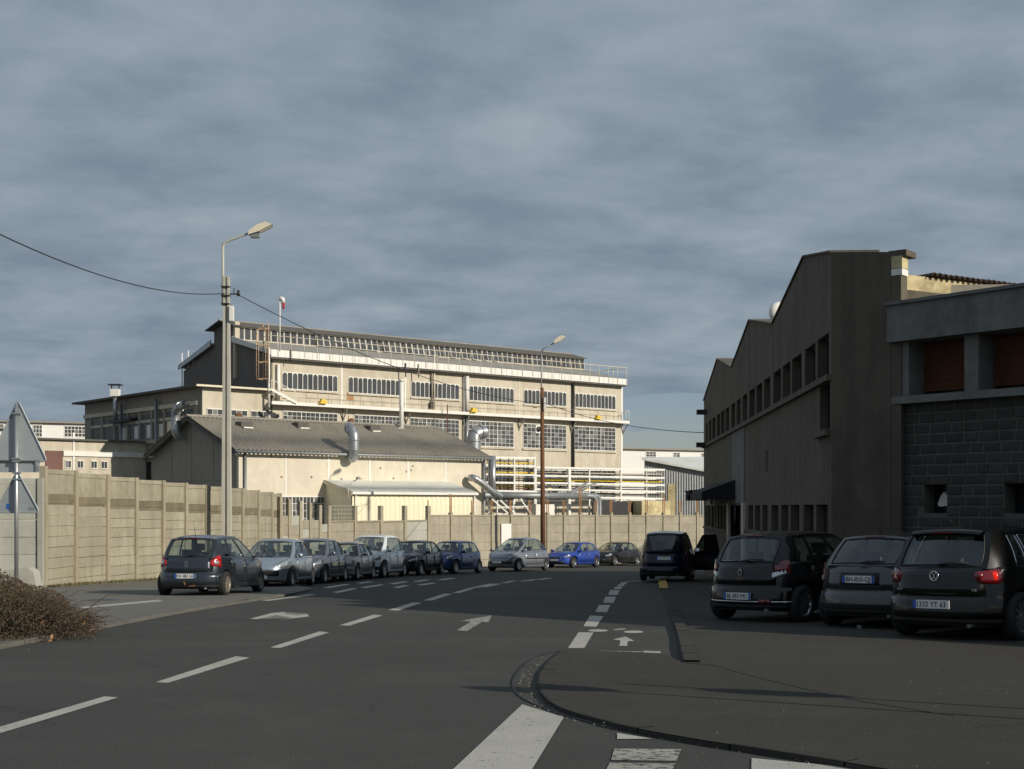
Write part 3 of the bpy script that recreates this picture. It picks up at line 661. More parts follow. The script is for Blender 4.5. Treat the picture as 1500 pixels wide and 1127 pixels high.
# eave railing
rl = MB()
for k in range(33):
    x = 0.2+(LF-0.3)*k/32; rl.tube([(x, -0.6, 14.75), (x, -0.6, 16.2)], 0.018, 5)
rl.tube([(-0.6, -0.6, 16.2), (LF, -0.6, 16.2)], 0.030, 6); rl.tube([(-0.6, -0.6, 15.75), (LF, -0.6, 15.75)], 0.012, 5)
rl.tube([(LF, -0.6, 16.2), (LF, 3.2, 16.2)], 0.03, 5)
for y in (1.2, 3.2): rl.tube([(LF, y, 15.2), (LF, y, 16.2)], 0.025, 5)
rl.build('roof_railing', m_cream, fac)
# pilasters, downpipes, pipes on the facade
for px in (500.5, 593.5, 911): MB().box(fs(px)-0.07, fs(px)+0.07, -0.02, 0, 11.4, 14.55).build('joint_strip', m_white, fac)
for px in (760,): MB().box(fs(px)-0.05, fs(px)+0.05, -0.02, 0, 11.4, 14.55).build('joint_strip', m_cream, fac)
MB().box(LF-0.22, LF+0.0, -0.03, 0, 0, 14.5).build('corner_strip', m_white, fac)
def vpipe(par, x, z0, z1, r, mat, y=-0.16, name='downpipe'): return MB().tube([(x, y, z0), (x, y, z1)], r, 8).build(name, mat, par)
vpipe(fac, fs(406), 11.5, 14.2, 0.13, m_white); vpipe(fac, fs(682), 11.5, 14.4, 0.17, m_white); vpipe(fac, fs(678), 7.5, 14.4, 0.06, m_greym)
vpipe(fac, fs(682), 6.0, 11.2, 0.13, m_metal); vpipe(fac, fs(838), 6.4, 14.5, 0.11, m_darkm); vpipe(fac, fs(631), 11.6, 14.9, 0.07, m_rendD)
vpipe(fac, fs(634.5), 11.6, 15.9, 0.06, m_cream); vpipe(fac, fs(419), 14.4, 15.3, 0.03, m_darkm, -0.65); vpipe(fac, fs(587), 13.9, 15.0, 0.05, m_darkm, -0.66); vpipe(fac, fs(606), 13.9, 15.0, 0.05, m_rendD, -0.66); vpipe(fac, fs(641), 8.0, 11.9, 0.045, m_rust, -1.3)
MB().box(fs(630)-0.14, fs(630)+0.1, -0.3, -0.05, 11.7, 12.1).build('pipe_box', m_darkm, fac)
MB().lathe([(-0.25, 0.0), (-0.25, 0.24), (0, 0.24)], 14, 'y', (fs(513), 0, 10.3)).build('wall_fan', m_rust, fac)
MB().box(fs(510), fs(516.5), -0.06, 0, 9.85, 10.75).build('fan_panel', m_rend, fac)
MB().box(fs(784), fs(791), -0.1, 0.0, 10.05, 10.75).build('vent_housing', m_white, fac)
MB().lathe([(-0.16, 0.0), (-0.16, 0.22), (0, 0.22)], 14, 'y', (fs(787.5), -0.05, 10.4)).build('wall_fan', m_darkm, fac)
for px, py in ((513, 578), (784, 596), (851, 599), (825, 598)):
    MB().box(fs(px)-0.3, fs(px)+0.3, -0.012, 0, fh(px, py)-0.45, fh(px, py)+0.15).build('rust_stain_patch', m_rustl if px != 825 else m_rust, fac) if px in (513,) else MB().box(fs(px)-0.22, fs(px)+0.22, -0.12, 0, fh(px, py)-0.05, fh(px, py)+0.06).build('rusty_bracket', m_rustl, fac)
for px, py in ((464, 589), (684, 601), (866, 613)):
    x = fs(px); h = 11.75; b = MB(); b.box(-0.34, 0.34, -0.22, 0.22, 0, 0.26); b.box(-0.2, 0.2, -0.18, 0.18, 0.26, 0.42); b.box(-0.42, -0.34, -0.14, 0.14, -0.06, 0.14)
    o = b.build('hoist_motor', m_yellow, None); wl = fac.matrix_world if False else None
    c, s_ = math.cos(RZ), math.sin(RZ); lx, ly = x, -0.85; o.location = (OX+c*lx-s_*ly, OT+s_*lx+c*ly, YARD+h-0.3); o.rotation_euler = (0, 0, RZ); o.scale = (0.8, 0.8, 0.8)
    tag(o, {464: 'yellow hoist motor on the balcony edge at the left end of the factory', 684: 'yellow hoist motor on the balcony edge in the middle of the factory facade', 866: 'yellow hoist motor on the balcony edge near the right end of the factory'}[px], 'hoist', 'yellow hoist motors along the factory balcony')
# ladder cage & end equipment
lad = MB()
for dx in (0, 0.5): lad.tube([(-0.9+dx*0.3, -0.4-dx, 12.9), (-0.9+dx*0.3, -0.4-dx, 17.0)], 0.04, 5)
for k in range(12): lad.tube([(-0.9, -0.4, 13.0+k*0.34), (-0.75, -0.9, 13.0+k*0.34)], 0.025, 5)
for zc_ in (13.0, 14.2, 15.4, 16.6):
    lad.tube([(-0.9-0.0, -0.4, zc_), (-1.4, -0.3, zc_), (-1.5, -0.8, zc_), (-1.1, -1.1, zc_), (-0.75, -0.9, zc_)], 0.03, 5)
for q in ((-1.4, -0.3), (-1.5, -0.8), (-1.1, -1.1)): lad.tube([(q[0], q[1], 13.0), (q[0], q[1], 16.6)], 0.03, 5)
lad.build('caged_ladder', m_ladder, fac)
vpipe(fac, -0.5, 11.0, 15.3, 0.09, m_white, -0.5, 'standpipe')
st = MB()
for k in range(5): st.box(-0.4+k*0.36, 0.0+k*0.36, -0.9, -0.3, 12.2-k*0.17, 12.24-k*0.17)
st.bar((-0.5, -0.9, 12.25), (1.6, -0.9, 11.4), 0.04, 0.16); st.bar((-0.5, -0.9, 13.0), (1.5, -0.9, 12.2), 0.03)
for k in range(3): st.bar((-0.5+k*1.0, -0.9, 12.2-k*0.4), (-0.5+k*1.0, -0.9, 13.0-k*0.4), 0.03)
st.build('access_steps', m_white, fac)
b = MB()
for k in range(5): b.tube([(-0.9+0.22*k, -0.5-0.1*k, 10.9-0.1*k), (-0.5+0.15*k, -0.9, 10.4), (-0.1, -0.8+0.1*k, 9.9), (0.1, -0.2, 9.5-0.2*k)], 0.07, 6)
b.build('pipe_cluster', m_darkm, fac)
# gable masts, flag, aerials
b = MB()
for x, y, h in ((0.0, 13.2, 2.6), (0.0, 12.4, 1.8), (0.2, 13.9, 1.7)): b.tube([(x, y, 13.2), (x, y, 14.8+h*0.6)], 0.05, 5)
for zc_ in (14.9, 15.4): b.tube([(0, 11.2, zc_), (0, 13.9, zc_)], 0.03, 5)
for y in (11.4, 12.0, 12.9): b.tube([(0, y, 14.6), (0, y, 15.4)], 0.03, 5)
b.tube([(-0.1, 14.1, 11.5), (-0.1, 14.1, 16.2)], 0.05, 5)
b.build('aerial_rack', m_white, fac)
b = MB(); b.box(-0.25, 0.15, 5.0, 5.3, 13.5, 17.8); b.build('flue', m_rend, fac)
def at_fac(px, py, y): # world point from factory-plane
    x = fs(px, y); z = fh(px, py, y); c, s_ = math.cos(RZ), math.sin(RZ); return (OX+c*x-s_*y, OT+s_*x+c*y, YARD+z)
p0 = at_fac(410, 500, -0.6); p1 = at_fac(410, 437, -0.6)
ws = thing('windsock', 'thin white mast with a small red and white windsock above the factory roof edge', 'windsock', p0)
H_ = p1[2]-p0[2]; MB().tube([(0, 0, -0.7), (0, 0, H_)], 0.045, 6).build('mast', m_white, ws)
MB().tube([(0.0, 0, H_), (0.22, 0, H_-0.1), (0.25, 0, H_-0.35)], [0.17, 0.16, 0.12], 8).build('sock', m_white, ws)
MB().tube([(0.25, 0, H_-0.35), (0.25, 0, H_-0.8)], [0.12, 0.07], 8).build('sock_stripe', m_red, ws)

# wing B, left of the factory
wing = yard_thing('office_wing', 'three storey grey wing with flat overhanging roof joined to the left end of the factory', 'building', OX, OT)
BX = -5.5
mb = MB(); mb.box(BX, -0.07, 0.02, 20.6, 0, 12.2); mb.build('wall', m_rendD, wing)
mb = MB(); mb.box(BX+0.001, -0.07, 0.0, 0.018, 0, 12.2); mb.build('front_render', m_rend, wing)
mb = MB(); mb.box(BX-0.7, 0.0, -0.5, 21.6, 12.2, 12.36); mb.build('roof', m_roofd, wing)
mb = MB(); mb.box(BX-0.705, 0.0, -0.54, -0.5, 12.22, 12.36); mb.build('roof_edge', m_cream, wing)
def ws_(px):   # local x on front plane
    return fs(px)
for a, b in ((303, 326), (338, 362), (367, 394)):
    o = grid_window(wing, fs(a), fs(b), 9.9, 10.75, 3, 2, (), 0.25, -0.02)
MB().lathe([(-0.12, 0.0), (-0.12, 0.26), (0, 0.26)], 14, 'y', (fs(349), -0.02, 10.3)).build('wall_fan', m_rust, wing)
def wy(px):    # depth y along the left face for pixel column
    q = (px-750)/F; bx, bt = OX+0.768*BX, OT+0.64*BX
    return (bx-q*bt)/(0.64+0.768*q)
cols_px = [134, 151, 169, 188, 206, 224, 242, 262, 290]
edges = [wy(c) for c in cols_px]
for i in range(len(edges)-1):
    y1, y0 = edges[i]-0.25, edges[i+1]+0.25
    if i == 7: y0 += 0.3
    fr = MB()
    for (za, zb_) in ((8.9, 10.15), (10.3, 10.85)):
        fr.box(BX-0.03, BX+0.02, y0, y1, za, za+0.06); fr.box(BX-0.03, BX+0.02, y0, y1, zb_-0.06, zb_)
        for yy in (y0, (y0+y1)/2-0.03, y1-0.06): fr.box(BX-0.03, BX+0.02, yy, yy+0.06, za+0.06, zb_-0.06)
    w_ = fr.build('window', m_rendD, wing)
    MB().box(BX-0.012, BX-0.004, y0+0.02, y1-0.02, 8.9, 10.85).build('pane', m_glassd, w_)
    MB().box(BX-0.10, BX-0.02, y0-0.05, y1+0.05, 10.14, 10.34).build('transom', m_rend, w_)
    if i in (2, 3, 4, 5): MB().box(BX-0.016, BX-0.013, y0+0.15, y0+(y1-y0)*0.5, 9.0, 9.95).build('curtain', m_white, w_)
    if i in (6, 7): MB().box(BX-0.016, BX-0.013, y0+0.1, y1-0.1, 9.1, 10.1).build('curtain', m_cream, w_)
    yy0, yy1 = edges[i+1]+0.3, edges[i]-0.3
    o = MB().box(BX-0.03, BX-0.004, yy0, yy1, 5.4, 7.2).build('window', m_glassd, wing)
for i in range(len(edges)): MB().box(BX-0.12, BX-0.001, edges[i]-0.16, edges[i]+0.16, 8.8, 11.0).build('pier', m_rendD, wing)
MB().box(BX-0.18, BX-0.001, 0.5, 20.5, 11.0, 11.3).build('lintel_band', m_rend, wing)
MB().box(BX-0.2, BX-0.001, 0.5, 20.5, 8.55, 8.8).build('sill_band', m_rendD, wing)
MB().box(BX-0.35, BX-0.001, 0.3, 20.5, 7.5, 7.8).build('canopy_band', m_rend, wing)
for px in (182.5, 234): MB().tube([(BX-0.3, wy(px), 2.0), (BX-0.3, wy(px), 11.8)], 0.12, 7).build('downpipe', m_greym, wing)
MB().box(BX-0.55, BX-0.15, wy(200), wy(168), 10.35, 10.6).build('duct', m_darkm, wing)
# chimney pipe with cowl
c, s_ = math.cos(RZ), math.sin(RZ)
_q = (169-750)/F; _bx, _bt = OX+0.768*(BX-0.9), OT+0.64*(BX-0.9); lx, ly = BX-0.9, (_bx-_q*_bt)/(0.64+0.768*_q); wx, wyy = OX+c*lx-s_*ly, OT+s_*lx+c*ly
ch = thing('chimney_flue', 'white metal flue with square cowl rising beside the roof of the grey wing', 'flue', (wx, wyy, YARD))
MB().tube([(0, 0, 10.4), (0, 0, 12.4)], 0.17, 8).build('pipe', m_metal, ch); MB().box(-0.32, 0.32, -0.3, 0.3, 12.3, 12.85).build('cowl_box', m_white, ch)
b = MB(); b.box(-0.48, 0.48, -0.42, 0.42, 13.15, 13.23)
for x in (-0.28, 0.28): b.box(x-0.035, x+0.035, -0.04, 0.04, 12.85, 13.15)
b.build('cowl_cap', m_darkm, ch)
# low wing
lwing = yard_thing('low_annex', 'low flat roofed annex with small windows and maroon panel above the beige wall', 'building', -27.5, 102.7)
def ls_(px): q = (px-750)/F; return (q*102.7+27.5)/(0.768-0.64*q)
x0 = ls_(-60)
MB().box(x0, -0.02, 0, 7, 0, 8.62).build('wall', m_rend, lwing); MB().box(x0-0.2, -0.02, -0.25, 7.2, 8.62, 8.75).build('roof', m_roofd, lwing)
MB().box(ls_(92.5), -0.02, -0.12, -0.002, 7.5, 7.86).build('white_band', m_white, lwing)
MB().box(ls_(66), ls_(91.5), -0.06, -0.002, 6.0, 7.85).build('maroon_panel', m_redp, lwing)
MB().box(ls_(106.5), ls_(109), -0.06, -0.01, 6.0, 9.2).build('pipe', m_white, lwing)
for px in (95, 113, 133, 148): 
    o = grid_window(lwing, ls_(px), ls_(px+9), 6.6, 7.2, 2, 1, (), 0.35)
# far white factory halls
def far_hall(name, label, px0, px1, t, ytop, ybot, wins, rz=0.45):
    cc, ss_ = math.cos(rz), math.sin(rz); X0 = (px0-750)/F*t
    def lx_(px): q = (px-750)/F; return (q*t-X0)/(cc-q*ss_)
    def lz_(px, py): return EYE+(HZ-py)/F*(t+ss_*lx_(px))-YARD
    L = lx_(px1); th = thing(name, label, 'building', (X0, t, YARD), rz); h = lz_(px0+(px1-px0)*0.6, ytop)
    MB().box(0, L, 0, 14, 0, h).build('wall', m_hall, th); MB().box(-0.3, L+0.3, -0.4, 14.3, h, h+0.18).build('roof_edge', m_rendD, th)
    for (q0, q1, y0, y1, nc, nr) in wins:
        grid_window(th, lx_(q0), lx_(q1), lz_(q0, y1), min(h-0.05, lz_(q0, y0)), nc, nr, (), 0.1, -0.01, m_white, 0.05)
    return th
m_hall = M('white_wall_paint', (0.80, 0.79, 0.76), 0.8, var=0.15, scale=0.8)
h1 = far_hall('factory_hall', 'distant white factory hall with dark window grids on the left horizon', -60, 160, 140, 620, 650, [(-40, 6, 620, 632, 5, 2), (48, 62, 622.5, 640, 3, 3), (94, 125, 624, 640, 6, 3)])
h2 = far_hall('factory_hall', 'distant white factory hall seen past the right end of the large factory', 905, 1100, 165, 660.5, 700, [(946, 961, 661.5, 673, 3, 3), (986, 996, 663, 673, 2, 3), (1027, 1036, 664, 676, 2, 3)])
sh = thing('grey_shed', 'grey corrugated shed with a pale sloping roof beside the white distant hall', 'shed', (P(944, 700, 128).x, 128, YARD))
hA = EYE+(HZ-673)/F*128-YARD; hB = EYE+(HZ-691)/F*128-YARD
Lr = (1095-944)/F*128
rows = []
for k in range(81):
    x = Lr*k/80; y = 0.0 if k % 2 else 0.06; tz = hA+(hB-hA)*k/50
    rows.append([(x, y, 0), (x, y, tz)])
MB().grid(rows, smooth=False).build('wall', m_greym, sh)
MB().add([(-0.3, -0.4, hA+0.12), (Lr, -0.4, hA+(hB-hA)*1.6+0.12), (Lr, 9, hA+0.6), (0.2, 9, hA+0.5)], [(0, 1, 2, 3)]).add([(-0.3, -0.4, hA-0.08), (Lr, -0.4, hA+(hB-hA)*1.6-0.08), (Lr, -0.4, hA+(hB-hA)*1.6+0.12), (-0.3, -0.4, hA+0.12)], [(0, 1, 2, 3)]).build('roof', m_shedr, sh)
MB().box(2.2, 2.9, -0.03, -0.005, 0.5, 6.0).build('stained_strip', m_yw, sh)
MB().box(-4, Lr, -6, -5.8, 0, 2.6).build('yard_wall', m_yw, sh)

# building A (gabled workshop)
AX, AT = -16.4, 82.0
shopA = yard_thing('workshop', 'low cream workshop with corrugated cement gable roof in front of the factory', 'workshop', AX, AT)
LA, DA, EA, RA = 18.8, 11.7, 7.24, 9.47
def as_(px, y=0.0):
    bx, bt = AX-0.64*y, AT+0.768*y; q = (px-750)/F; return (q*bt-bx)/(0.768-0.64*q)
def ah(px, py, y=0.0): return (HZ-py)/F*(AT+0.768*y+0.64*as_(px, y))+EYE-YARD
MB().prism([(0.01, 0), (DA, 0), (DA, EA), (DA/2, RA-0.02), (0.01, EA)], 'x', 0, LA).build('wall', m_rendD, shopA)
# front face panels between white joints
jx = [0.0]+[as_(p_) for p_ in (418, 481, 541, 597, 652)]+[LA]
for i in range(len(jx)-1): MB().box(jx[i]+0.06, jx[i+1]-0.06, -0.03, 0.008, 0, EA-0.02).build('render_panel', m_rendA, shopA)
for x in jx[1:-1]: MB().box(x-0.055, x+0.055, -0.05, 0.005, 0, EA-0.05).build('joint_strip', m_white, shopA)
MB().box(-0.04, 0.05, -0.045, 0.2, 0, EA-0.05).build('corner_strip', m_rendA, shopA)
for y in (3.2, 6.2, 9.0): MB().box(-0.03, -0.001, y-0.04, y+0.04, 2, EA+min(y, DA-y)*0.37-0.1).build('joint_strip', m_rendD, shopA)
MB().box(-0.03, -0.001, 2.0, 10.5, 5.45, 5.55).build('joint_strip', m_rendD, shopA)
def corrugated(name, mat, par, x0, x1, pitch, amp, p0, p1, y_over=0, joints=()):
    """sheet with waves along x; p0=(y,z) low edge, p1=(y,z) high edge"""
    n = int((x1-x0)/pitch)*6; cols = []
    ks = [0, 1]
    rows = []
    for k in range(n+1):
        x = x0+(x1-x0)*k/n; w_ = amp*math.cos(2*math.pi*k/6)
        rows.append([(x, p0[0]+(p1[0]-p0[0])*f, p0[1]+(p1[1]-p0[1])*f+w_) for f in (0, 0.33, 0.334, 0.66, 0.664, 1)])
    mb = MB()
    for r in rows:
        r[0:2] = [(a, b, c+0.02) for a, b, c in r[0:2]]; r[2:4] = [(a, b, c+0.0) for a, b, c in r[2:4]]
    mb.grid(rows); return mb.build(name, mat, par)
corrugated('roof_sheeting', m_fibro, shopA, -0.55, LA+0.3, 0.30, 0.075, (-0.45, EA-0.05), (DA/2, RA+0.1))
corrugated('roof_sheeting', m_fibro, shopA, -0.55, LA+0.3, 0.40, 0.045, (DA+0.45, EA-0.05), (DA/2, RA+0.1))
MB().prism([(DA/2-0.3, RA+0.05), (DA/2, RA+0.2), (DA/2+0.3, RA+0.05), (DA/2, RA+0.0)], 'x', -0.55, LA+0.3).build('ridge_cap', m_fibro, shopA)
MB().prism([(-0.5, EA-0.35), (DA/2, RA-0.2), (DA+0.5, EA-0.35), (DA+0.5, EA-0.12), (DA/2, RA+0.04), (-0.5, EA-0.12)], 'x', -0.52, -0.42).build('verge_board', m_roofd, shopA)
MB().tube([(-0.5, -0.52, EA-0.12), (LA+0.3, -0.52, EA-0.12)], 0.09, 7).build('gutter', m_greym, shopA)
MB().tube([(0.35, -0.14, 0), (0.35, -0.14, EA-0.2)], 0.09, 7).build('downpipe', m_greym, shopA)
MB().tube([(LA-0.1, -0.2, 0), (LA-0.1, -0.2, EA-0.2)], 0.08, 7).build('downpipe', m_greym, shopA)
for px, y in ((357, 4.2), (440, 4.6), (545, 4.6)):
    x = as_(px, y); z = EA+y*0.375+0.1; b = MB(); b.prism([(y-0.4, z-0.05), (y+0.4, z+0.25), (y+0.4, z+0.32), (y-0.4, z+0.3)], 'x', x-0.4, x+0.4); b.build('roof_hatch', m_roofd, shopA)
    MB().box(x-0.25, x+0.4, y-0.5, y-0.42, z-0.12, z-0.04).build('hatch_edge', m_white, shopA)
for px, py in ((397, 668), (456, 699), (557, 686), (595, 691), (604, 683), (602, 689), (500, 702), (412, 699), (576, 701)):
    x = as_(px); z = ah(px, py); MB().lathe([(-0.05, 0.0), (-0.05, 0.07), (-0.028, 0.09)], 8, 'y', (x, 0, z)).build('wall_fixing', m_rendD if px != 412 else m_rustl, shopA)
grid_window(shopA, as_(411), as_(474), 2.2, ah(440, 727), 12, 5, (3, 6, 9), 0.3, -0.06)
# workshop ducts
def world_tube(name, label, cat, pts, r, mat, group=None, n=12):
    p0 = Vector(pts[0]); th = MB().tube([Vector(p)-p0 for p in pts], r, n).build(name, mat, None, p0); return tag(th, label, cat, group)
def aw(px, py, y):   # world point in the workshop frame plane y
    x = as_(px, y); z = ah(px, py, y); return Vector((AX+c*x-s_*y, AT+s_*x+c*y, YARD+z))
def duct(label, pts, r):
    p0 = Vector(pts[0]); th = thing('metal_duct', label, 'duct', p0); rel = [Vector(p)-p0 for p in pts]
    MB().tube(smooth_path(rel, 2), r, 12, cap=False).build('pipe', m_metal, th)
    for i in range(1, len(rel)-1):
        d = (rel[i+1]-rel[i-1]).normalized()*0.04
        for f in (0.35,):
            q = rel[i]*(1-f)+rel[i+1]*f; dd = (rel[i+1]-rel[i]).normalized()*0.03; MB().tube([q-dd, q+dd], r*1.12, 12).build('band', m_metal, th)
    return th
# left duct in front of the gable
def gwl(px, py, x=-0.75):     # point on plane x=const in workshop frame
    q = (px-750)/F; bx, bt = AX+0.768*x, AT+0.64*x; y = (bx-q*bt)/(0.64+0.768*q); t = bt+0.768*y
    return Vector((q*t, t, EYE+(HZ-py)/F*t))
duct('silver elbowed duct rising from the dark gable of the workshop', [gwl(266, 642, -0.3), gwl(258, 636), gwl(257, 622), gwl(257, 606), gwl(260, 598), gwl(272, 592)], 0.27)
duct('silver elbowed duct climbing over the eave of the workshop roof', [aw(514, 668, -0.05), aw(516, 672, -0.55), aw(518.5, 664, -0.8), aw(518.5, 650, -0.8), aw(518.5, 636, -0.8), aw(514, 630, -0.4), aw(511, 626, 0.3)], 0.33)
duct('wide silver duct with rectangular mouth behind the right end of the workshop roof', [at_fac(694, 668, -2.5), at_fac(694, 650, -2.5), at_fac(694, 640, -2.5), at_fac(699, 634, -2.5), at_fac(709, 633, -2.5)], 0.55)
fl = aw(588, 634, 5.3); ft = aw(588, 559, 5.3)
th = thing('vent_pipe', 'tall slim white vent pipe standing on the workshop roof', 'pipe', fl)
MB().tube([(0, 0, 0), (0, 0, (ft-fl).z)], 0.15, 8).build('pipe', m_white, th); MB().tube([(0, 0, (ft-fl).z), (0, 0, (ft-fl).z+0.15)], 0.2, 8).build('cap', m_white, th)
MB().prism([(-0.5, -0.1), (0.5, -0.3), (0.45, -0.15), (0.1, 0.35), (-0.1, 0.35)], 'y', -0.3, 0.3).build('flashing', m_white, th)

# cream shed
shed = yard_thing('cream_shed', 'small cream ribbed metal shed with a pale lean-to roof against the workshop', 'shed', -9.8, 83.6)
LS = 9.5; ES = 4.68; TS = 5.4; DS = 3.0
rows = []
for k in range(int(LS/0.09)+1): rows.append([(k*0.09, 0.0 if (k//2) % 2 else -0.035, 0), (k*0.09, 0.0 if (k//2) % 2 else -0.035, ES)])
MB().grid(rows, smooth=False).build('front_cladding', m_shed, shed)
rows = []
for k in range(int(DS/0.09)+1): rows.append([(0.0 if (k//2) % 2 else -0.035, k*0.09, 0), (0.0 if (k//2) % 2 else -0.035, k*0.09, ES+(TS-ES)*k*0.09/DS)])
MB().grid(rows, smooth=False).build('side_cladding', m_shed, shed)
MB().prism([(0.01, 0), (DS, 0), (DS, TS), (0.01, ES)], 'x', LS-0.05, LS).build('side_wall', m_shed, shed)
corrugated('roof_sheeting', m_shedr, shed, -0.15, LS+0.15, 0.30, 0.02, (-0.25, ES+0.04), (DS-0.05, TS+0.1))
MB().box(-0.15, LS+0.15, -0.30, -0.22, ES-0.1, ES+0.06).build('gutter', m_white, shed)
MB().tube([(0.2, -0.1, 0), (0.2, -0.1, ES)], 0.05, 6).build('downpipe', m_white, shed); MB().tube([(LS-0.05, -0.12, 0), (LS-0.05, -0.12, ES)], 0.06, 6).build('downpipe', m_white, shed)
MB().prism([(-0.25, ES-0.18), (DS, TS-0.1), (DS, TS+0.08), (-0.25, ES+0.06)], 'x', -0.19, -0.15).build('verge', m_cream, shed)
lamp0 = Vector((-9.8+0.1, 83.3, YARD+ES-0.4))
th = thing('wall_lamp', 'small street-type lamp on a curved arm at the corner of the cream shed', 'lamp', lamp0)
t_ = 83.3
MB().tube([(-0.25, 0, 0), (-0.3, 0, 0.6), (-0.1, 0, 1.0), (0.3, 0, 1.25)], 0.03, 6).build('arm', m_cream, th); MB().lathe([(0, 0.0), (0.05, 0.25), (0.16, 0.2), (0.22, 0.0)], 10, 'z', (0.4, 0, 1.2)).build('lamp_head', m_cream, th)

# pipe racks
RY = -6.0   # plane in factory frame, in front of the facade
def rp(px, py, y=RY): x = fs(px, y); return Vector((x, y, fh(px, py, y)))
rk = yard_thing('pipe_rack', 'tall white steel pipe rack with yellow pipes at the right end of the workshop', 'pipe rack', OX, OT)
for px in (716, 753, 783): MB().bar(rp(px, 669), rp(px, 760), 0.12).build('column', m_white, rk)
for px in (733, 745, 772): MB().bar(rp(px, 671, RY+1), rp(px, 745, RY+1), 0.06).build('rod', m_darkm, rk)
for py in (670, 682, 695, 707, 719): 
    MB().bar(rp(711, py), rp(783, py+1.2), 0.14).build('beam', m_white, rk); MB().bar(rp(711, py+1.5, RY+1.6), rp(783, py+2.5, RY+1.6), 0.08).build('beam', m_white, rk)
for py, m_, r in ((678, m_yellow, 0.06), (689, m_metal, 0.06), (692, m_yellow, 0.07), (700, m_metal, 0.05), (703, m_darkm, 0.05), (712, m_yellow, 0.06), (715, m_rust, 0.05), (724, m_metal, 0.07), (675, m_rend, 0.06), (686, m_darkm, 0.05)):
    MB().tube([rp(713, py, RY+0.6), rp(782, py+1.2, RY+0.6)], r, 6).build('pipe', m_, rk)
for px in range(718, 782, 7): MB().tube([rp(px, 672+(px % 3)*4, RY+0.8), rp(px, 735, RY+0.8)], 0.03+0.01*(px % 3), 5).build('pipe', (m_darkm, m_metal, m_rust, m_greym)[px % 4], rk)
MB().tube([rp(722, 668, RY-0.3), rp(722, 735, RY-0.3)], 0.22, 8).build('insulated_pipe', m_metal, rk)
rk2 = yard_thing('pipe_rack', 'long low white steel pipe rack running right past the end of the factory', 'pipe rack', OX, OT)
for px, w_ in ((785, 0.1), (833, 0.26), (863, 0.12), (909, 0.14), (947, 0.08)): MB().bar(rp(px, 687 if px < 950 else 700), rp(px, 755), w_).build('column', m_white, rk2)
for py in (686, 698, 708.5, 718, 728.5):
    MB().bar(rp(784, py-1.0), rp(973, py+2.5), 0.15).build('beam', m_white, rk2)
    MB().bar(rp(786, py+2.5, RY+1.8), rp(960, py+4.2, RY+1.8), 0.07).build('beam', m_white, rk2)
for py, m_, r in ((703, m_yellow, 0.08), (692, m_rend, 0.05), (712, m_metal, 0.05), (694, m_darkm, 0.05), (722, m_rust, 0.06), (715, m_darkm, 0.05), (701, m_metal, 0.05), (724, m_metal, 0.05)):
    MB().tube([rp(786, py, RY+0.5), rp(968, py+3.2, RY+0.5)], r, 6).build('pipe', m_, rk2)
for px in list(range(790, 905, 9)): MB().tube([rp(px, 688+(px % 4)*3, RY+0.9), rp(px, 727, RY+0.9)], 0.03, 5).build('pipe', (m_darkm, m_metal, m_greym)[px % 3], rk2)
for k in range(10):
    px = 800+k*9; MB().box(fs(px, RY)-0.15, fs(px, RY)+0.2, RY+0.3, RY+0.6, fh(px, 716+(k % 3)*3, RY), fh(px, 712+(k % 3)*3, RY)).build('valve', (m_darkm, m_yellow, m_greym)[k % 3], rk2)
rk3 = yard_thing('insulated_pipeline', 'thick grey insulated pipeline running behind the long wall and bending down', 'pipeline', OX, OT)
MB().tube(smooth_path([rp(695, 752, RY-2), rp(695, 735, RY-2), rp(697, 727, RY-2), rp(706, 725.5, RY-2), rp(780, 726.5, RY-2), rp(862, 726.5, RY-2), rp(870, 728, RY-2), rp(873, 735, RY-2), rp(873, 760, RY-2)], 2), 0.24, 10).build('pipe', m_metal, rk3)
MB().tube([rp(733, 726.2, RY-2.03), rp(858, 726.7, RY-2.03)], 0.26, 10).build('lagging', m_greym, rk3)
MB().tube(smooth_path([rp(863, 726, RY-1.2), rp(874, 726, RY-1.2), rp(878, 732, RY-1.2), rp(878, 760, RY-1.2)], 2), 0.2, 10).build('pipe', m_metal, rk3)
duct('slanting silver duct coming down from the end of the workshop towards the rack', [aw(689, 700, -0.4), aw(694, 700, -0.8), aw(706, 708, -0.9), aw(722, 722, -0.9), aw(733, 727, -0.8)], 0.24)
mb = MB()
for (a, b_, c_, d_) in ((720, 731, 747, 755), (732, 733, 757, 755), (762, 731, 778, 754)): mb.bar(rp(a, b_, RY-3), rp(c_, d_, RY-3), 0.10)
for px in (728, 752, 774): mb.bar(rp(px, 733, RY-3), rp(px, 758, RY-3), 0.08)
mb.bar(rp(728, 743, RY-3), rp(774, 742, RY-3), 0.07); mb.bar(rp(728, 753, RY-3), rp(774, 754, RY-3), 0.07)
o = yard_thing('steel_stair', 'white steel stair stringers and frames just above the long wall', 'stair', OX, OT); mb.build('frame', m_white, o)
for a in ((835, 722, 862, 706), (838, 722, 873, 708)): MB().bar(rp(a[0], a[1], RY-1), rp(a[2], a[3], RY-1), 0.13).build('strut', m_greym, rk2)
mb = MB(); mb.box(fs(868, RY-1), fs(950, RY-1), RY-1, RY-0.9, 1.5, fh(900, 735, RY-1)); mb.build('dark_opening_sheet', m_darkm, rk3)  # near-black sheet paints the darkness of an opening here
mb = MB(); mb.box(fs(940, RY-2), fs(982, RY-2), RY-2, RY+1, 1.5, fh(960, 734, RY-2)); o = yard_thing('yard_tank', 'stained cream concrete tank beyond the right end of the long wall', 'tank', OX, OT); mb.build('body', m_yw, o)
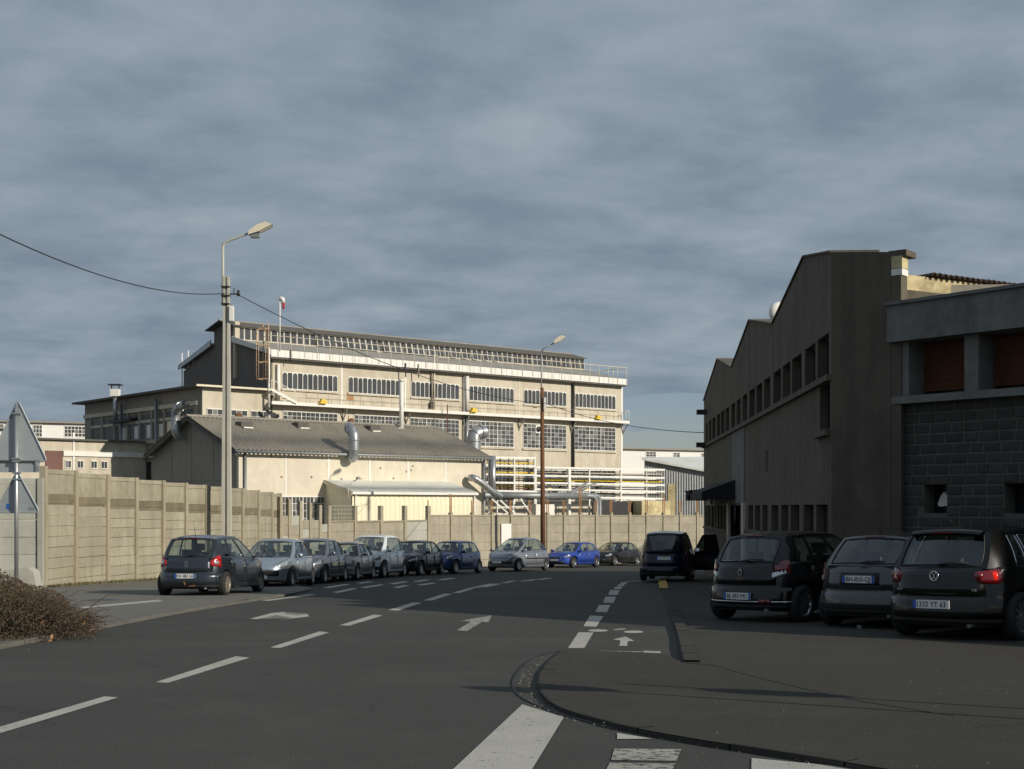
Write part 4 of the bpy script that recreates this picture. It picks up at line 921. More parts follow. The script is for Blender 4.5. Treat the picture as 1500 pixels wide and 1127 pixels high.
mb = MB(); mb.box(fs(785, RY-1.5), fs(812, RY-1.5), RY-1.5, RY-0.5, 1.5, fh(800, 739, RY-1.5)); mb.build('body', m_white, yard_thing('equipment_cabinet', 'white equipment cabinet under the pipeline left of the rusty pole', 'cabinet', OX, OT))

# ------------------------------------------------------------------ right: sawtooth factory
CX, CT = 6.20, 26.5; dR = Vector((0.06, 0.998)); rzR = math.atan2(dR.y, dR.x)
def rs(px): q = (px-750)/F; return (q*CT-CX)/(dR.x-dR.y*q)
def rh(px, py): return EYE+(HZ-py)/F*(CT+dR.y*rs(px))
GB = -2.4  # building base, buried below the sloping street
saw = thing('sawtooth_factory', 'dark taupe rendered factory with sawtooth gables and a long band of windows', 'factory', (CX, CT, GB), rzR)
def RH(px, py): return rh(px, py)-GB
LR = rs(1031)
prof = [(0, RH(1217.7, 370)), (rs(1177.7), RH(1177.7, 377)), (rs(1131.8), RH(1131.8, 475)), (rs(1097.8), RH(1097.8, 469.8)), (rs(1071.9), RH(1071.9, 538.7)), (rs(1051), RH(1051, 526.5)), (LR, RH(1031, 587.6))]
def top_at(x):
    for (a, za), (b, zb_) in zip(prof, prof[1:]):
        if x <= b: return za+(zb_-za)*(x-a)/(b-a)
    return prof[-1][1]
hs = RH(1205, 550)+0.03
sillz = RH(1212, 551.5); wtz = RH(1194.5, 501.5)
zx = lambda v: 1020+v/6.818
uw = [(zx(a), zx(b)) for a, b in ((1325, 1210), (1190, 1085), (1050, 955), (940, 860), (845, 770), (738, 675), (658, 600), (583, 530), (508, 460), (443, 402), (388, 350), (328, 290), (280, 245), (237, 205), (190, 160), (150, 125), (113, 95))]
# facade skin built as solid cells round the openings (20 cm deep)
sk = MB(); xs_ = [0.0]
holes = [(rs(a), rs(b)) for a, b in uw]
holes = [(max(0.12, a), b) for a, b in holes]
lowt, lowb = RH(1214, 739.6), RH(1214, 783)-0.0
xcuts = [0.0]
D0 = 0.22
BFX = [(0,3,2,1),(4,5,6,7),(0,1,5,4),(1,2,6,5),(2,3,7,6),(3,0,4,7)]
for a, b in holes:
    sk.box(xcuts[-1], a, -D0, 0, sillz, wtz); xcuts.append(b)
sk.box(xcuts[-1], LR, -D0, 0, sillz, wtz)
# above windows: polygon
sk.prism([(0, wtz)]+[p_ for p_ in prof]+[(LR, wtz)], 'y', -D0, 0)
# tall slot window and slit
tw0, tw1 = 0.13, rs(1201); tz1, tz0 = RH(1214, 560), RH(1214, 628)
lz = [(max(0.1, rs(zx(a))), rs(zx(b))) for a, b in ((1318, 1197), (1172, 1070), (1030, 942), (918, 845), (820, 750), (712, 658), (637, 586), (568, 518))]
LW0, LW1 = RH(1150, 783), RH(1150, 740)
ent0, ent1 = rs(1092), rs(1068)
lz2 = [(rs(zx(a)), rs(zx(b))) for a, b in ((320, 300), (294, 275), (266, 240), (232, 210), (200, 188), (180, 150), (142, 118), (112, 90))]
sk.box(0, tw0, -D0, 0, tz0, sillz); sk.box(tw1, LR, -D0, 0, tz0, sillz); sk.box(tw0, tw1, -D0, 0, tz1, sillz)
sk.box(0, ent0, -D0, 0, LW1, tz0); sk.box(ent0, LR, -D0, 0, LW1+0.0, tz0)
xc = 0.0
for a, b in lz: sk.box(xc, a, -D0, 0, LW0, LW1); xc = b
sk.box(xc, ent0, -D0, 0, LW0, LW1); sk.box(0, ent0, -D0, 0, 0, LW0)
xc = ent1; L2a, L2b = RH(1050, 774), RH(1050, 740)
for a, b in lz2: sk.box(xc, a, -D0, 0, L2a, LW1); xc = b
sk.box(xc, LR, -D0, 0, L2a, LW1); sk.box(ent1, LR, -D0, 0, 0, L2a)
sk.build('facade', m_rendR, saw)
# volume behind
vb = MB(); vb.prism([(0.23, 0.0)]+[(0.23, prof[0][1]-0.02)]+[(a, b-0.02) for a, b in prof[1:]]+[(LR, 0.0)], 'y', -0.9, -D0-0.25)
b5 = [(max(a, 5.5), b-0.02) for a, b in prof if a > 2]; vb.prism([(5.5, 0.0), (5.5, top_at(5.5)-0.02)]+[p_ for p_ in b5 if p_[0] > 5.5]+[(LR, 0.0)], 'y', -14, -1.41)
o = vb.build('rear_volume', m_rendD, saw)
pv = Vector((0.79, -0.61)).normalized(); lc = (pv.x*dR.x+pv.y*dR.y, -pv.x*dR.y+pv.y*dR.x)
e1 = (lc[0]*1.20, lc[1]*1.20); zp0 = prof[0][1]; zp1 = zp0-0.13
mbs = MB(); mbs.add([(-0.006, 0.004, 0), (e1[0], e1[1], 0), (e1[0]+0.25, e1[1]-0.1, 0), (0.2, -0.3, 0), (-0.006, 0.004, zp0), (e1[0], e1[1], zp1), (e1[0]+0.25, e1[1]-0.1, zp1), (0.2, -0.3, zp0)], BFX); mbs.build('pier_wall', m_rendR, saw)
def near_blk(nm, a, b, h0, h1, mt, th=0.3):
    p0 = (lc[0]*a, lc[1]*a); p1 = (lc[0]*b, lc[1]*b); n_ = (-lc[1], lc[0])
    n_ = (n_[0]*-th, n_[1]*-th) if n_[0] < 0 else (n_[0]*th, n_[1]*th)
    MB().add([(p0[0], p0[1], h0), (p1[0], p1[1], h0), (p1[0]+n_[0], p1[1]+n_[1], h0), (p0[0]+n_[0], p0[1]+n_[1], h0), (p0[0], p0[1], h1), (p1[0], p1[1], h1), (p1[0]+n_[0], p1[1]+n_[1], h1), (p0[0]+n_[0], p0[1]+n_[1], h1)], BFX).build(nm, mt, saw)
near_blk('coping', 1.15, 1.50, zp1-0.09, zp1+0.02, m_rendR, 0.5); near_blk('cornice_block', 1.21, 1.42, zp1-0.32, zp1-0.09, m_yw)
near_blk('white_gutter_end', 1.21, 1.42, zp1-0.45, zp1-0.33, m_white); near_blk('upper_pier', 1.21, 1.40, 3.0, zp1-0.46, m_rendR)
for px_j in (1097.8, 1132): MB().box(rs(px_j)-0.012, rs(px_j)+0.012, 0.001, 0.006, wtz, top_at(rs(px_j))-0.02).build('render_joint', m_black, saw)
# roof planes (sheet slightly above the volume)
for (a, b), nm in (((0, 1), 0), ((1, 2), 0), ((2, 3), 1), ((3, 4), 0), ((4, 5), 1), ((5, 6), 0)):
    (x0, z0), (x1, z1) = prof[a], prof[b]; MB().prism([(x0, z0+0.0), (x1, z1+0.0), (x1, z1+0.04), (x0, z0+0.04)], 'y', -0.92 if x1 < 9 else -14.3, 0.04).build('roof', m_rendR, saw)
wm = MB().box(0, 1, -0.02, 0, 0, 1).mesh('window', m_glassd)
for (a, b) in holes:
    o = link('window', wm, saw, (a, -D0+0.03, sillz)); o.scale = (b-a, 1, wtz-sillz)
    k = MB(); k.box(0, 0.03, 0, 0.03, 0, wtz-sillz); k.box((b-a)-0.03, b-a, 0, 0.03, 0, wtz-sillz); k.box(0, b-a, 0, 0.03, 0, 0.03); k.box(0, b-a, 0, 0.03, wtz-sillz-0.03, wtz-sillz)
    k.build('window_frame', m_rendR, saw, (a, -D0+0.02, sillz))
for (a, b), (z0, z1) in [(h, (LW0, LW1)) for h in lz]+[(h, (L2a, LW1)) for h in lz2]+[((tw0, tw1), (tz0, tz1))]:
    o = link('window', wm, saw, (a, -D0+0.06, z0)); o.scale = (b-a, 1, z1-z0)
MB().box(0, LR, 0, 0.10, sillz-0.12, sillz-0.0).build('sill_band', m_rendR, saw)
MB().box(tw0-0.05, tw1+0.25, 0, 0.12, tz0-0.14, tz0-0.02).build('sill', m_rendR, saw)
MB().box(0.0, rs(1092), 0, 0.05, LW0-0.09, LW0-0.0).build('sill', m_rendR, saw)
MB().box(ent1+0.02, LR, 0, 0.05, L2a-0.09, L2a-0.0).build('sill', m_rendR, saw)
MB().box(rs(1124.5), rs(1121.5), 0, 0.008, RH(1122, 692), RH(1122, 661)).build('slit_window', m_black, saw)
MB().box(rs(1090.5), rs(1073), 0, 0.02, LW1+0.08, RH(1090, 627)).build('pale_panel', m_beam, saw)
MB().box(ent0+0.02, ent0+0.5, 0, 0.08, 0, LW1+0.08).build('door_surround', m_rend, saw); MB().box(ent1-0.5, ent1+0.15, 0, 0.08, 0, LW1+0.08).build('door_surround', m_rend, saw)
MB().box(ent0+0.5, ent1-0.5, -0.35, -0.3, 0, LW1).build('door', m_rendR, saw)
b = MB(); x0, x1 = rs(1078), rs(1046); zt0, zt1 = RH(1078, 703), RH(1078, 732)
b.add([(x0, 0.02, zt0), (x1, 0.02, zt0), (x1, 1.1, zt1+0.25), (x0, 1.1, zt1+0.25), (x0, 1.1, zt1), (x1, 1.1, zt1), (x0, 0.02, zt1), (x1, 0.02, zt1)], [(0, 1, 2, 3), (3, 2, 5, 4), (0, 3, 4, 6), (1, 7, 5, 2)])
o = b.build('awning', m_black, None, (CX, CT, GB), rzR); tag(o, 'black fabric awning over the entrance of the dark sawtooth factory', 'awning')
b = MB(); p_ = P(1039, 725, 50); th = thing('hanging_sign', 'small pale projecting sign hanging beside the black awning', 'sign', p_)
MB().box(-0.02, 0.1, -0.3, 0.3, -0.35, 0.2).build('sign_board', m_cream, th); MB().tube([(-0.75, 0, 0.15), (0.4, 0, 0.2)], 0.025, 6).build('bracket', m_darkm, th)
MB().tube([(-0.75, 0, 0.15), (-0.75, 0, -0.2)], [0.16, 0.03], 8).build('spotlight', m_darkm, th)
b = MB(); b.lathe([(0, 0.0), (0.03, 0.28), (0.04, 0.0)], 14, 'y'); 
xx = rs(1085); o = b.build('round_sign', m_black, None); pp = Vector((CX, CT))+dR*xx+Vector((-dR.y, dR.x))*0.15; o.location = (pp.x, pp.y, EYE+(HZ-754)/F*pp.y); o.rotation_euler = (0, 0, rzR); tag(o, 'round black plaque beside the entrance of the dark factory', 'plaque')
for px, py in ((1029.5, 604), (1029, 652)):
    p_ = P(px, py, 55.5); b = MB(); b.box(-0.25, 0.15, -0.1, 0.1, -0.1, 0.1); b.bar((0.1, 0, 0), (0.5, 0.2, 0), 0.05); o = b.build('wall_lantern', m_darkm, None, p_)
    tag(o, 'small dark lamp high on the far corner of the dark sawtooth factory' if py < 610 else 'dark bracket lamp lower on the far corner of the sawtooth factory', 'lamp')
p_ = P(1142, 459, 41); o = MB().lathe([(-0.12, 0.0), (-0.1, 0.25), (0, 0.34), (0.05, 0.34), (-0.04, 0.22), (-0.06, 0.0)], 18, 'y').build('satellite_dish', m_white, None, p_, R(20)); tag(o, 'white satellite dish showing in the roof valley of the sawtooth factory', 'dish')

# ------------------------------------------------------------------ stone building at the right
QX, QT = 7.28, 25.86; dS = Vector((0.613, -0.790)); rzS = math.atan2(dS.y, dS.x)
def ss(px): q = (px-750)/F; return (QT*q-QX)/(dS.x-dS.y*q)
def sh_(px, py): return EYE+(HZ-py)/F*(QT+dS.y*ss(px))-GB
stb = thing('stone_building', 'dark stone building with grey parapet beam and orange-brown blinds at the right edge', 'building', (QX, QT, GB), rzS)
LSB = 26.0
zp, zb1, zl = sh_(1313.5, 445.8), sh_(1313.5, 503.7), sh_(1313.5, 591.6)
# mortar wall behind the stones, with the two small openings
op = [(ss(1351), ss(1385)), (ss(1469), ss(1520))]; oz0, oz1 = sh_(1370, 752), sh_(1370, 709)
wb = MB(); xc = 0.0
for a, b in op: wb.box(xc, a, 0.05, 0.4, oz0, oz1); xc = b
wb.box(xc, LSB, 0.05, 0.4, oz0, oz1); wb.box(0, LSB, 0.05, 0.4, 0, oz0); wb.box(0, LSB, 0.05, 0.4, oz1, zl-0.0); wb.build('mortar_wall', m_mortar, stb)
sm = []
for k in range(6):
    b = MB(); j = lambda s=0.012: random.uniform(-s, s)
    v = [(0, 0, 0), (1, 0, 0), (1, 0, 1), (0, 0, 1), (0.06+j(), -0.5+j(.2), 0.1+j(.03)), (0.94+j(), -0.5+j(.2), 0.1+j(.03)), (0.94+j(), -0.5+j(.2), 0.9+j(.03)), (0.06+j(), -0.5+j(.2), 0.9+j(.03)), (0.5+j(.15), -0.9+j(.3), 0.5+j(.1))]
    b.add(v, [(0, 1, 5, 4), (1, 2, 6, 5), (2, 3, 7, 6), (3, 0, 4, 7), (4, 5, 8), (5, 6, 8), (6, 7, 8), (7, 4, 8)]); sm.append(b.mesh('stone', m_stone))
ch_ = 0.1925; z = zl-0.02
row = 0; rs_ = random.Random(3)
while z-ch_ > 0.35:
    z -= ch_; x = 0.03; 
    while x < 4.3:
        w_ = rs_.choice((0.26, 0.32, 0.37, 0.44)); w_ *= rs_.uniform(0.9, 1.1)
        if row % 5 == 3 and rs_.random() < 0.2: w_ = 0.2
        x1 = min(x+w_, 4.35); zc_ = z+ch_/2; skip = False
        for a, b in op:
            if oz0-0.05 < zc_ < oz1+0.05 and x1 > a and x < b:
                if x < a-0.12: x1 = a
                else: x = b; skip = True
        if skip: continue
        o = link('stone', rs_.choice(sm), stb, (x+0.010, 0.052, z+0.011)); o.scale = (x1-x-0.020, rs_.uniform(0.02, 0.035), ch_-0.022); x = x1
    row += 1
for a, b in op:
    MB().box(a, b, 0.39, 0.42, oz0, oz1).build('window', m_glassd, stb)
# white cloth inside first opening
b = MB(); b.prism([(0, 0), (0.22, 0.02), (0.18, 0.2), (0.1, 0.28), (0.03, 0.2), (-0.04, 0.05)], 'y', 0.3, 0.36); o = b.build('cloth', m_white, stb, (op[0][0]+0.16, 0, oz0+0.12))
MB().box(0, LSB, -0.16, 0.4, zl-0.02, zl+0.12).build('ledge', m_beam, stb)
MB().box(-0.0, LSB, -0.30, 0.4, zb1, zp-0.06).build('parapet_beam', m_beam, stb); MB().box(-0.03, LSB, -0.36, 0.45, zp-0.06, zp).build('coping', m_beam, stb)
MB().box(0, LSB, 0.55, 14, 0, zp-0.4).build('rear_volume', m_rendD, stb)
MB().box(4.6, LSB, -0.25, 14.1, zp+0.001, zp+1.4).build('added_shadow_block', m_beam, stb); MB().box(9.0, LSB, -0.2, 14.05, zp+1.401, zp+2.8).build('added_shadow_block', m_beam, stb)  # unseen taller blocks, added to throw the building's shadow further across the road
cols = [(-0.0, ss(1335)), (ss(1416.5), ss(1437))]
pit = ss(1416.5)-0.0; x = ss(1437)
k = 0
while cols[-1][1] < LSB-2: cols.append((cols[-1][0]+pit, cols[-1][1]+pit))
for a, b in cols: MB().box(a, b, -0.08, 0.45, zl+0.12, zb1).build('pillar', m_beam, stb)
for i in range(len(cols)-1):
    a, b = cols[i][1], cols[i+1][0]; MB().box(a, b, 0.5, 0.53, zl+0.12, zb1).build('window', m_glassd, stb)
    if i < 4:
        bl = MB(); z = zl+0.22
        while z < zb1: bl.add([(a+0.02, 0.36, z), (b-0.02, 0.36, z), (b-0.02, 0.385, z+0.026), (a+0.02, 0.385, z+0.026)], [(0, 1, 2, 3)]); z += 0.027
        o = bl.build('blind', m_blind, stb)
MB().tube([(-0.06, -0.12, 0.1), (-0.06, -0.12, zp-0.1)], 0.045, 8).build('downpipe', m_greym, stb)
# tiled wall end behind
tp = P(1328, 401, 31); rw = math.atan2(0.52, 0.85)
tl = thing('tiled_roof_wall', 'weathered cream wall top capped with dark round clay tiles behind the grey parapet', 'wall', (tp.x, tp.y, tp.z-2.0), rw)
MB().box(0, 7, 0, 0.3, 0, 1.98).build('wall', m_yw, tl); MB().box(-0.2, 7, -0.08, -0.003, 1.2, 1.62).build('beam', m_rendR, tl)
tm = MB()
pts = [(0.085*math.cos(R(a)), 0.085*math.sin(R(a))) for a in range(0, 181, 30)]+[(0.065*math.cos(R(a)), 0.065*math.sin(R(a))) for a in range(180, -1, -30)]
tm.prism(pts, 'y', -0.16, 0.5); tme = tm.mesh('tile', m_tile)
for k in range(32): link('tile', tme, tl, (0.75+k*0.185, 0, 1.99+random.uniform(-0.008, 0.008)))

# ------------------------------------------------------------------ poles and cables
pl = P(332, 700, 52.2); gz = zg(52.2)+0.05
lampL = thing('street_lamp', 'grey concrete utility pole with a bracket street lamp in front of the tall beige wall', 'street lamp', (pl.x, pl.y, gz))
Hp = P(332, 405, 52.2).z-gz
def taper(w0, d0, w1, d1, h):
    return [(-w0/2,-d0/2,0),(w0/2,-d0/2,0),(w0/2,d0/2,0),(-w0/2,d0/2,0),(-w1/2,-d1/2,h),(w1/2,-d1/2,h),(w1/2,d1/2,h),(-w1/2,d1/2,h)]
BF = [(0,3,2,1),(4,5,6,7),(0,1,5,4),(1,2,6,5),(2,3,7,6),(3,0,4,7)]
b = MB()
for sx in (-1, 1):
    v = taper(0.15, 0.3, 0.075, 0.2, Hp); b.add([(x+sx*(0.115-(0.045*z/Hp)), y, z) for x, y, z in v], BF)
b.add([(x, y*0.6+0.03, z) for x, y, z in taper(0.12, 0.2, 0.1, 0.15, Hp-0.02)], BF)
b.build('pole', m_pole, lampL)
k = 52.2/F
def lp_(px, py): return ((px-332)*k, -0.05, EYE+(HZ-py)*k-gz)
MB().tube([lp_(327, 448), lp_(327, 362)], 0.05, 8).build('arm', m_pole, lampL)
MB().tube(smooth_path([lp_(327, 363), lp_(328, 357), lp_(333, 354), lp_(366, 342)], 1), 0.045, 8).build('arm', m_pole, lampL)
a = Vector(lp_(364, 343.5)); b_ = Vector(lp_(400, 331)); d = (b_-a).normalized(); n_ = Vector((-d.z, 0, d.x))
hd = MB(); prof2 = [(0, -0.05), (0.1, 0.10), (0.45, 0.2), (0.8, 0.2), (1.0, 0.02), (0.45, -0.06)]
for (y0, y1, sc_) in ((-0.16, 0.16, 1),):
    vs = []
    for y in (y0, y1): vs += [a+d*(u_*(b_-a).length)+n_*v_+Vector((0, y, 0)) for u_, v_ in prof2]
    nn = len(prof2); hd.add(vs, [tuple(range(nn))[::-1], tuple(range(nn, 2*nn))]+[(i, (i+1) % nn, (i+1) % nn+nn, i+nn) for i in range(nn)])
hd.build('lamp_head', m_cream, lampL)
b = MB(); q = a+d*0.05-n_*0.14; b.box(q.x, q.x+0.32, -0.12, 0.12, q.z-0.02, q.z+0.14); b.build('gear_box', m_greym, lampL)
q0 = a+d*0.45-n_*0.09; q1 = b_-d*0.03-n_*0.02; MB().bar(q0, q1, 0.22, 0.05).build('lamp_glass', m_lampg, lampL)
for py in (421, 434, 446):
    b = MB(); q = lp_(327, py); b.box(q[0]-0.06, 0.12, -0.17, 0.17, q[2]-0.02, q[2]+0.03); b.build('clamp', m_darkm, lampL)
q = lp_(340, 449); MB().box(q[0]-0.07, q[0]+0.07, -0.2, 0.05, lp_(340, 471)[2], q[2]).build('junction_box', m_white, lampL)
b = MB(); q = lp_(345, 431); b.tube([(0.05, 0, q[2]), (0.45, 0, q[2])], 0.03, 6); b.tube([(0.45, 0, q[2]-0.08), (0.45, 0, q[2]+0.14)], 0.06, 8); b.tube([(0.28, 0, q[2]-0.03), (0.28, 0, q[2]+0.22)], 0.02, 6); b.build('insulator', m_darkm, lampL)
# rusty pole
tw = 77.5; pb = P(795.5, 700, tw); gz2 = zg(tw)+0.05
lampR = thing('street_lamp', 'rusty brown steel pole with a bracket street lamp in front of the long low wall', 'street lamp', (pb.x, pb.y, gz2))
k2 = tw/F
def rp_(px, py): return ((px-795.5)*k2, 0, EYE+(HZ-py)*k2-gz2)
MB().tube([(0, 0, 0), rp_(794, 568)], [0.15, 0.1], 10).build('pole', m_rust, lampR)
MB().tube([rp_(793, 590), rp_(793, 516)], 0.04, 7).build('arm', m_greym, lampR); MB().tube([rp_(793, 517), rp_(796, 511), rp_(813, 502)], 0.035, 7).build('arm', m_greym, lampR)
a = Vector(rp_(811, 503)); b_ = Vector(rp_(829, 494.5)); d = (b_-a).normalized(); n_ = Vector((-d.z, 0, d.x)); hd = MB(); vs = []
for y in (-0.16, 0.16): vs += [a+d*(u_*(b_-a).length)+n_*v_+Vector((0, y, 0)) for u_, v_ in prof2]
hd.add(vs, [tuple(range(nn))[::-1], tuple(range(nn, 2*nn))]+[(i, (i+1) % nn, (i+1) % nn+nn, i+nn) for i in range(nn)]); hd.build('lamp_head', m_cream, lampR)
q = rp_(797, 592); MB().box(q[0]-0.02, q[0]+0.12, -0.2, 0.0, rp_(0, 601)[2], rp_(0, 583)[2]).build('junction_box', m_white, lampR)
def cable(label, pts, r=0.018):
    p0 = Vector(pts[0]); o = MB().tube([Vector(p)-p0 for p in pts], r, 5).build('overhead_cable', m_darkm, None, p0); return tag(o, label, 'cable', None)
def catenary(a, b, sag, n=24): return [a+(b-a)*(i/n)-Vector((0, 0, sag*4*(i/n)*(1-i/n))) for i in range(n+1)]
cable('dark overhead cable sagging from the upper left to the concrete pole', catenary(P(-260, 200, 24), P(329, 430, 52.1), 0.85), 0.018)
cable('thin overhead cable running from the concrete pole across the factory to the rusty pole', catenary(P(345, 430, 52.1), P(794, 592, 77.4), 0.75), 0.018)
cable('thin overhead cable running from the rusty pole right to the dark factory', catenary(P(797, 590, 77.4), P(1031, 634, 55), 0.35), 0.016)

a_ = P(-260, 200, 24); up_ = thing('utility_pole', 'grey concrete utility pole carrying the cable beyond the left edge of the view', 'utility pole', (a_.x, a_.y+0.15, zg(24)))
MB().add(taper(0.3, 0.3, 0.16, 0.16, a_.z-zg(24)+0.4), BF).build('pole', m_pole, up_)
# signs at left, seen from behind
sp = P(24, 850, 23.5); gz3 = zg(23.5)+0.05
sg = thing('road_sign', 'two stacked triangular road signs seen from behind on a grey pole beside the bush', 'road sign', (sp.x, sp.y, gz3))
k3 = 23.5/F
def s3(px, py, y=0): return ((px-24)*k3, y, EYE+(HZ-py)*k3-gz3)
MB().tube([(0, 0, 0), s3(24, 592)], 0.035, 12).build('pole', m_metal, sg)
def tri_sign(cx_, top, bot, half, y, name):
    pts = []
    crn = [(cx_, top), (cx_+half, bot), (cx_-half, bot)]
    C = (cx_, (top+2*bot)/3)
    for i in range(3):
        p0, p1, p2 = Vector(crn[i-1]), Vector(crn[i]), Vector(crn[(i+1) % 3]); a = p1+(p0-p1).normalized()*7; b = p1+(p2-p1).normalized()*7
        for f in (0, 0.25, 0.5, 0.75, 1): pts.append(((a*(1-f)+p1*f)*(1-f)+(p1*(1-f)+b*f)*f))
    P2 = [((p[0]-24)*k3, EYE+(HZ-p[1])*k3-gz3) for p in pts]
    o = MB().prism(P2, 'y', y, y+0.012).build(name, m_signb, sg)
    rim = MB(); pl_ = [(a, y-0.012, b) for a, b in P2]; rim.tube(pl_+[pl_[0]], 0.014, 5, cap=False); rim.build('sign_rim', m_signb, o)
tri_sign(25, 586, 676, 43, 0.06, 'sign_plate'); tri_sign(24, 690, 751, 33, 0.06, 'sign_plate')
MB().box(s3(-20, 0)[0], s3(56, 0)[0], 0.06, 0.07, s3(0, 692)[2], s3(0, 674)[2]).build('sign_plate', m_signb, sg)
for py in (606, 672, 676, 693, 702): q = s3(24, py); MB().box(q[0]-0.06, q[0]+0.06, -0.045, 0.06, q[2]-0.015, q[2]+0.015).build('clamp', m_metal, sg)
b = MB(); b.tube([s3(-20, 675, 0.02), s3(50, 675, 0.02), s3(54, 678, 0.02), s3(54, 690, 0.02)], 0.012, 6); b.build('bracket', m_greym, sg)
MB().box(s3(8, 0)[0], s3(11.5, 0)[0], 0.052, 0.058, s3(0, 746)[2], s3(0, 738)[2]).build('sticker', m_pblue, sg)
MB().box(s3(41, 0)[0], s3(48, 0)[0], 0.054, 0.058, s3(0, 747)[2], s3(0, 743.5)[2]).build('sticker', m_greym, sg)
# sign posts beyond the right edge, whose shadows cross the corner pavement
def side_sign(x, y, h, label, r=0.30, off=0.0):
    th = thing('road_sign', label, 'road sign', (x, y, zg(y)+KU)); MB().tube([(0, 0, 0), (0, 0, h+off)], 0.03, 10).build('pole', m_metal, th)
    ang = PHI-R(90)+R(48)
    o = MB().lathe([(0.0, 0.0), (0.0, r), (0.012, r), (0.012, 0.0)], 28, 'y').build('sign_disc', m_signb, th, (0, 0, h-r)); o.rotation_euler = (0, 0, ang)
def post_for(px, py, h):   # post whose top's shadow falls at this pixel on the pavement
    g_ = G(px, py, KU); L = h/(math.tan(EL)-SL*math.cos(PHI)) ; return g_.x+L*math.sin(PHI), g_.y-L*math.cos(PHI)
x, y = post_for(1030, 1009, 2.5); side_sign(x, y, 2.5, 'round road sign on a thin post beyond the right edge of the view', 0.28, 0.35)
x, y = post_for(700, 1000, 2.9); side_sign(x, y, 2.9, 'taller round road sign on a post beyond the right edge of the view', 0.30)

# ------------------------------------------------------------------ bush
bp = G(18, 934, 0.0)
bush = thing('bush', 'low spreading russet cotoneaster bush spilling over the left kerb', 'bush', (bp.x-0.6, bp.y, zg(bp.y)))
rnd = random.Random(11)
def blob():
    while True:
        x, y, z = rnd.uniform(-1, 1), rnd.uniform(-1, 1), rnd.uniform(0, 1)
        r = x*x+y*y+z*z
        if r < 1 and r > 0.25: return x, y, z
lumps = [(rnd.uniform(-1, 1), rnd.uniform(-1, 1), rnd.uniform(0.2, 1)) for _ in range(22)]
def bscale(x, y, z):
    m = min((x-a)**2+(y-b)**2+(z-c_)**2 for a, b, c_ in lumps); return 1.10-0.42*min(1, m*3.0)
leafs = {m_leaf: MB(), m_leafg: MB(), m_leafp: MB()}
for k in range(34000):
    x, y, z = blob(); f = bscale(x, y, z); px_, py_, pz_ = x*1.8*f, y*1.95*f, z*1.0*f*(1-0.18*x)
    s_l = rnd.uniform(0.009, 0.022); u_ = Vector((rnd.gauss(0, 1), rnd.gauss(0, 1), rnd.gauss(0, 1))).normalized(); v_ = u_.orthogonal().normalized()
    c0 = Vector((px_, py_, pz_)); mm = m_leaf if rnd.random() < 0.66 else m_leafg
    if rnd.random() < 0.004 and pz_ < 0.35: mm = m_leafp; s_l = 0.04
    leafs[mm].add([c0-u_*s_l, c0+v_*s_l*0.6, c0+u_*s_l, c0-v_*s_l*0.6], [(0, 1, 2, 3)])
for mm, lb in leafs.items(): o = lb.build('foliage', mm, bush); o['kind'] = 'stuff'
tg = MB()
for k in range(1500):
    x, y, z = blob(); f = bscale(x, y, z); a = Vector((x*1.4*f, y*1.2*f, z*0.4)); b = Vector((x*2.0*f, y*2.0*f, z*0.98*f*(1-0.18*x)+rnd.uniform(-0.04, 0.13))); 
    tg.tube([a, (a+b)/2+Vector((0, 0, 0.05)), b], [0.006, 0.005, 0.002], 3, cap=False)
for k in range(22):
    an = rnd.uniform(-0.9, 1.6); r0 = rnd.uniform(1.35, 1.75); a = Vector((math.cos(an)*r0, math.sin(an)*r0*0.8, rnd.uniform(0.15, 0.5))); e = a*1.0+Vector((math.cos(an)*rnd.uniform(.25, .6), math.sin(an)*.3, rnd.uniform(-0.05, 0.25)))
    tg.tube([a, (a+e)/2+Vector((0, 0, 0.08)), e], [0.006, 0.005, 0.002], 3, cap=False)
o = tg.build('twigs', m_twig, bush); o['kind'] = 'stuff'
mb = MB(); mb.lathe([(0.0, 1.9), (0.05, 1.8), (0.3, 1.3), (0.45, 0.7), (0.5, 0.0)], 18, 'z'); o = mb.build('inner_mass', m_leafg, bush); o.scale = (0.7, 0.7, 1.0)

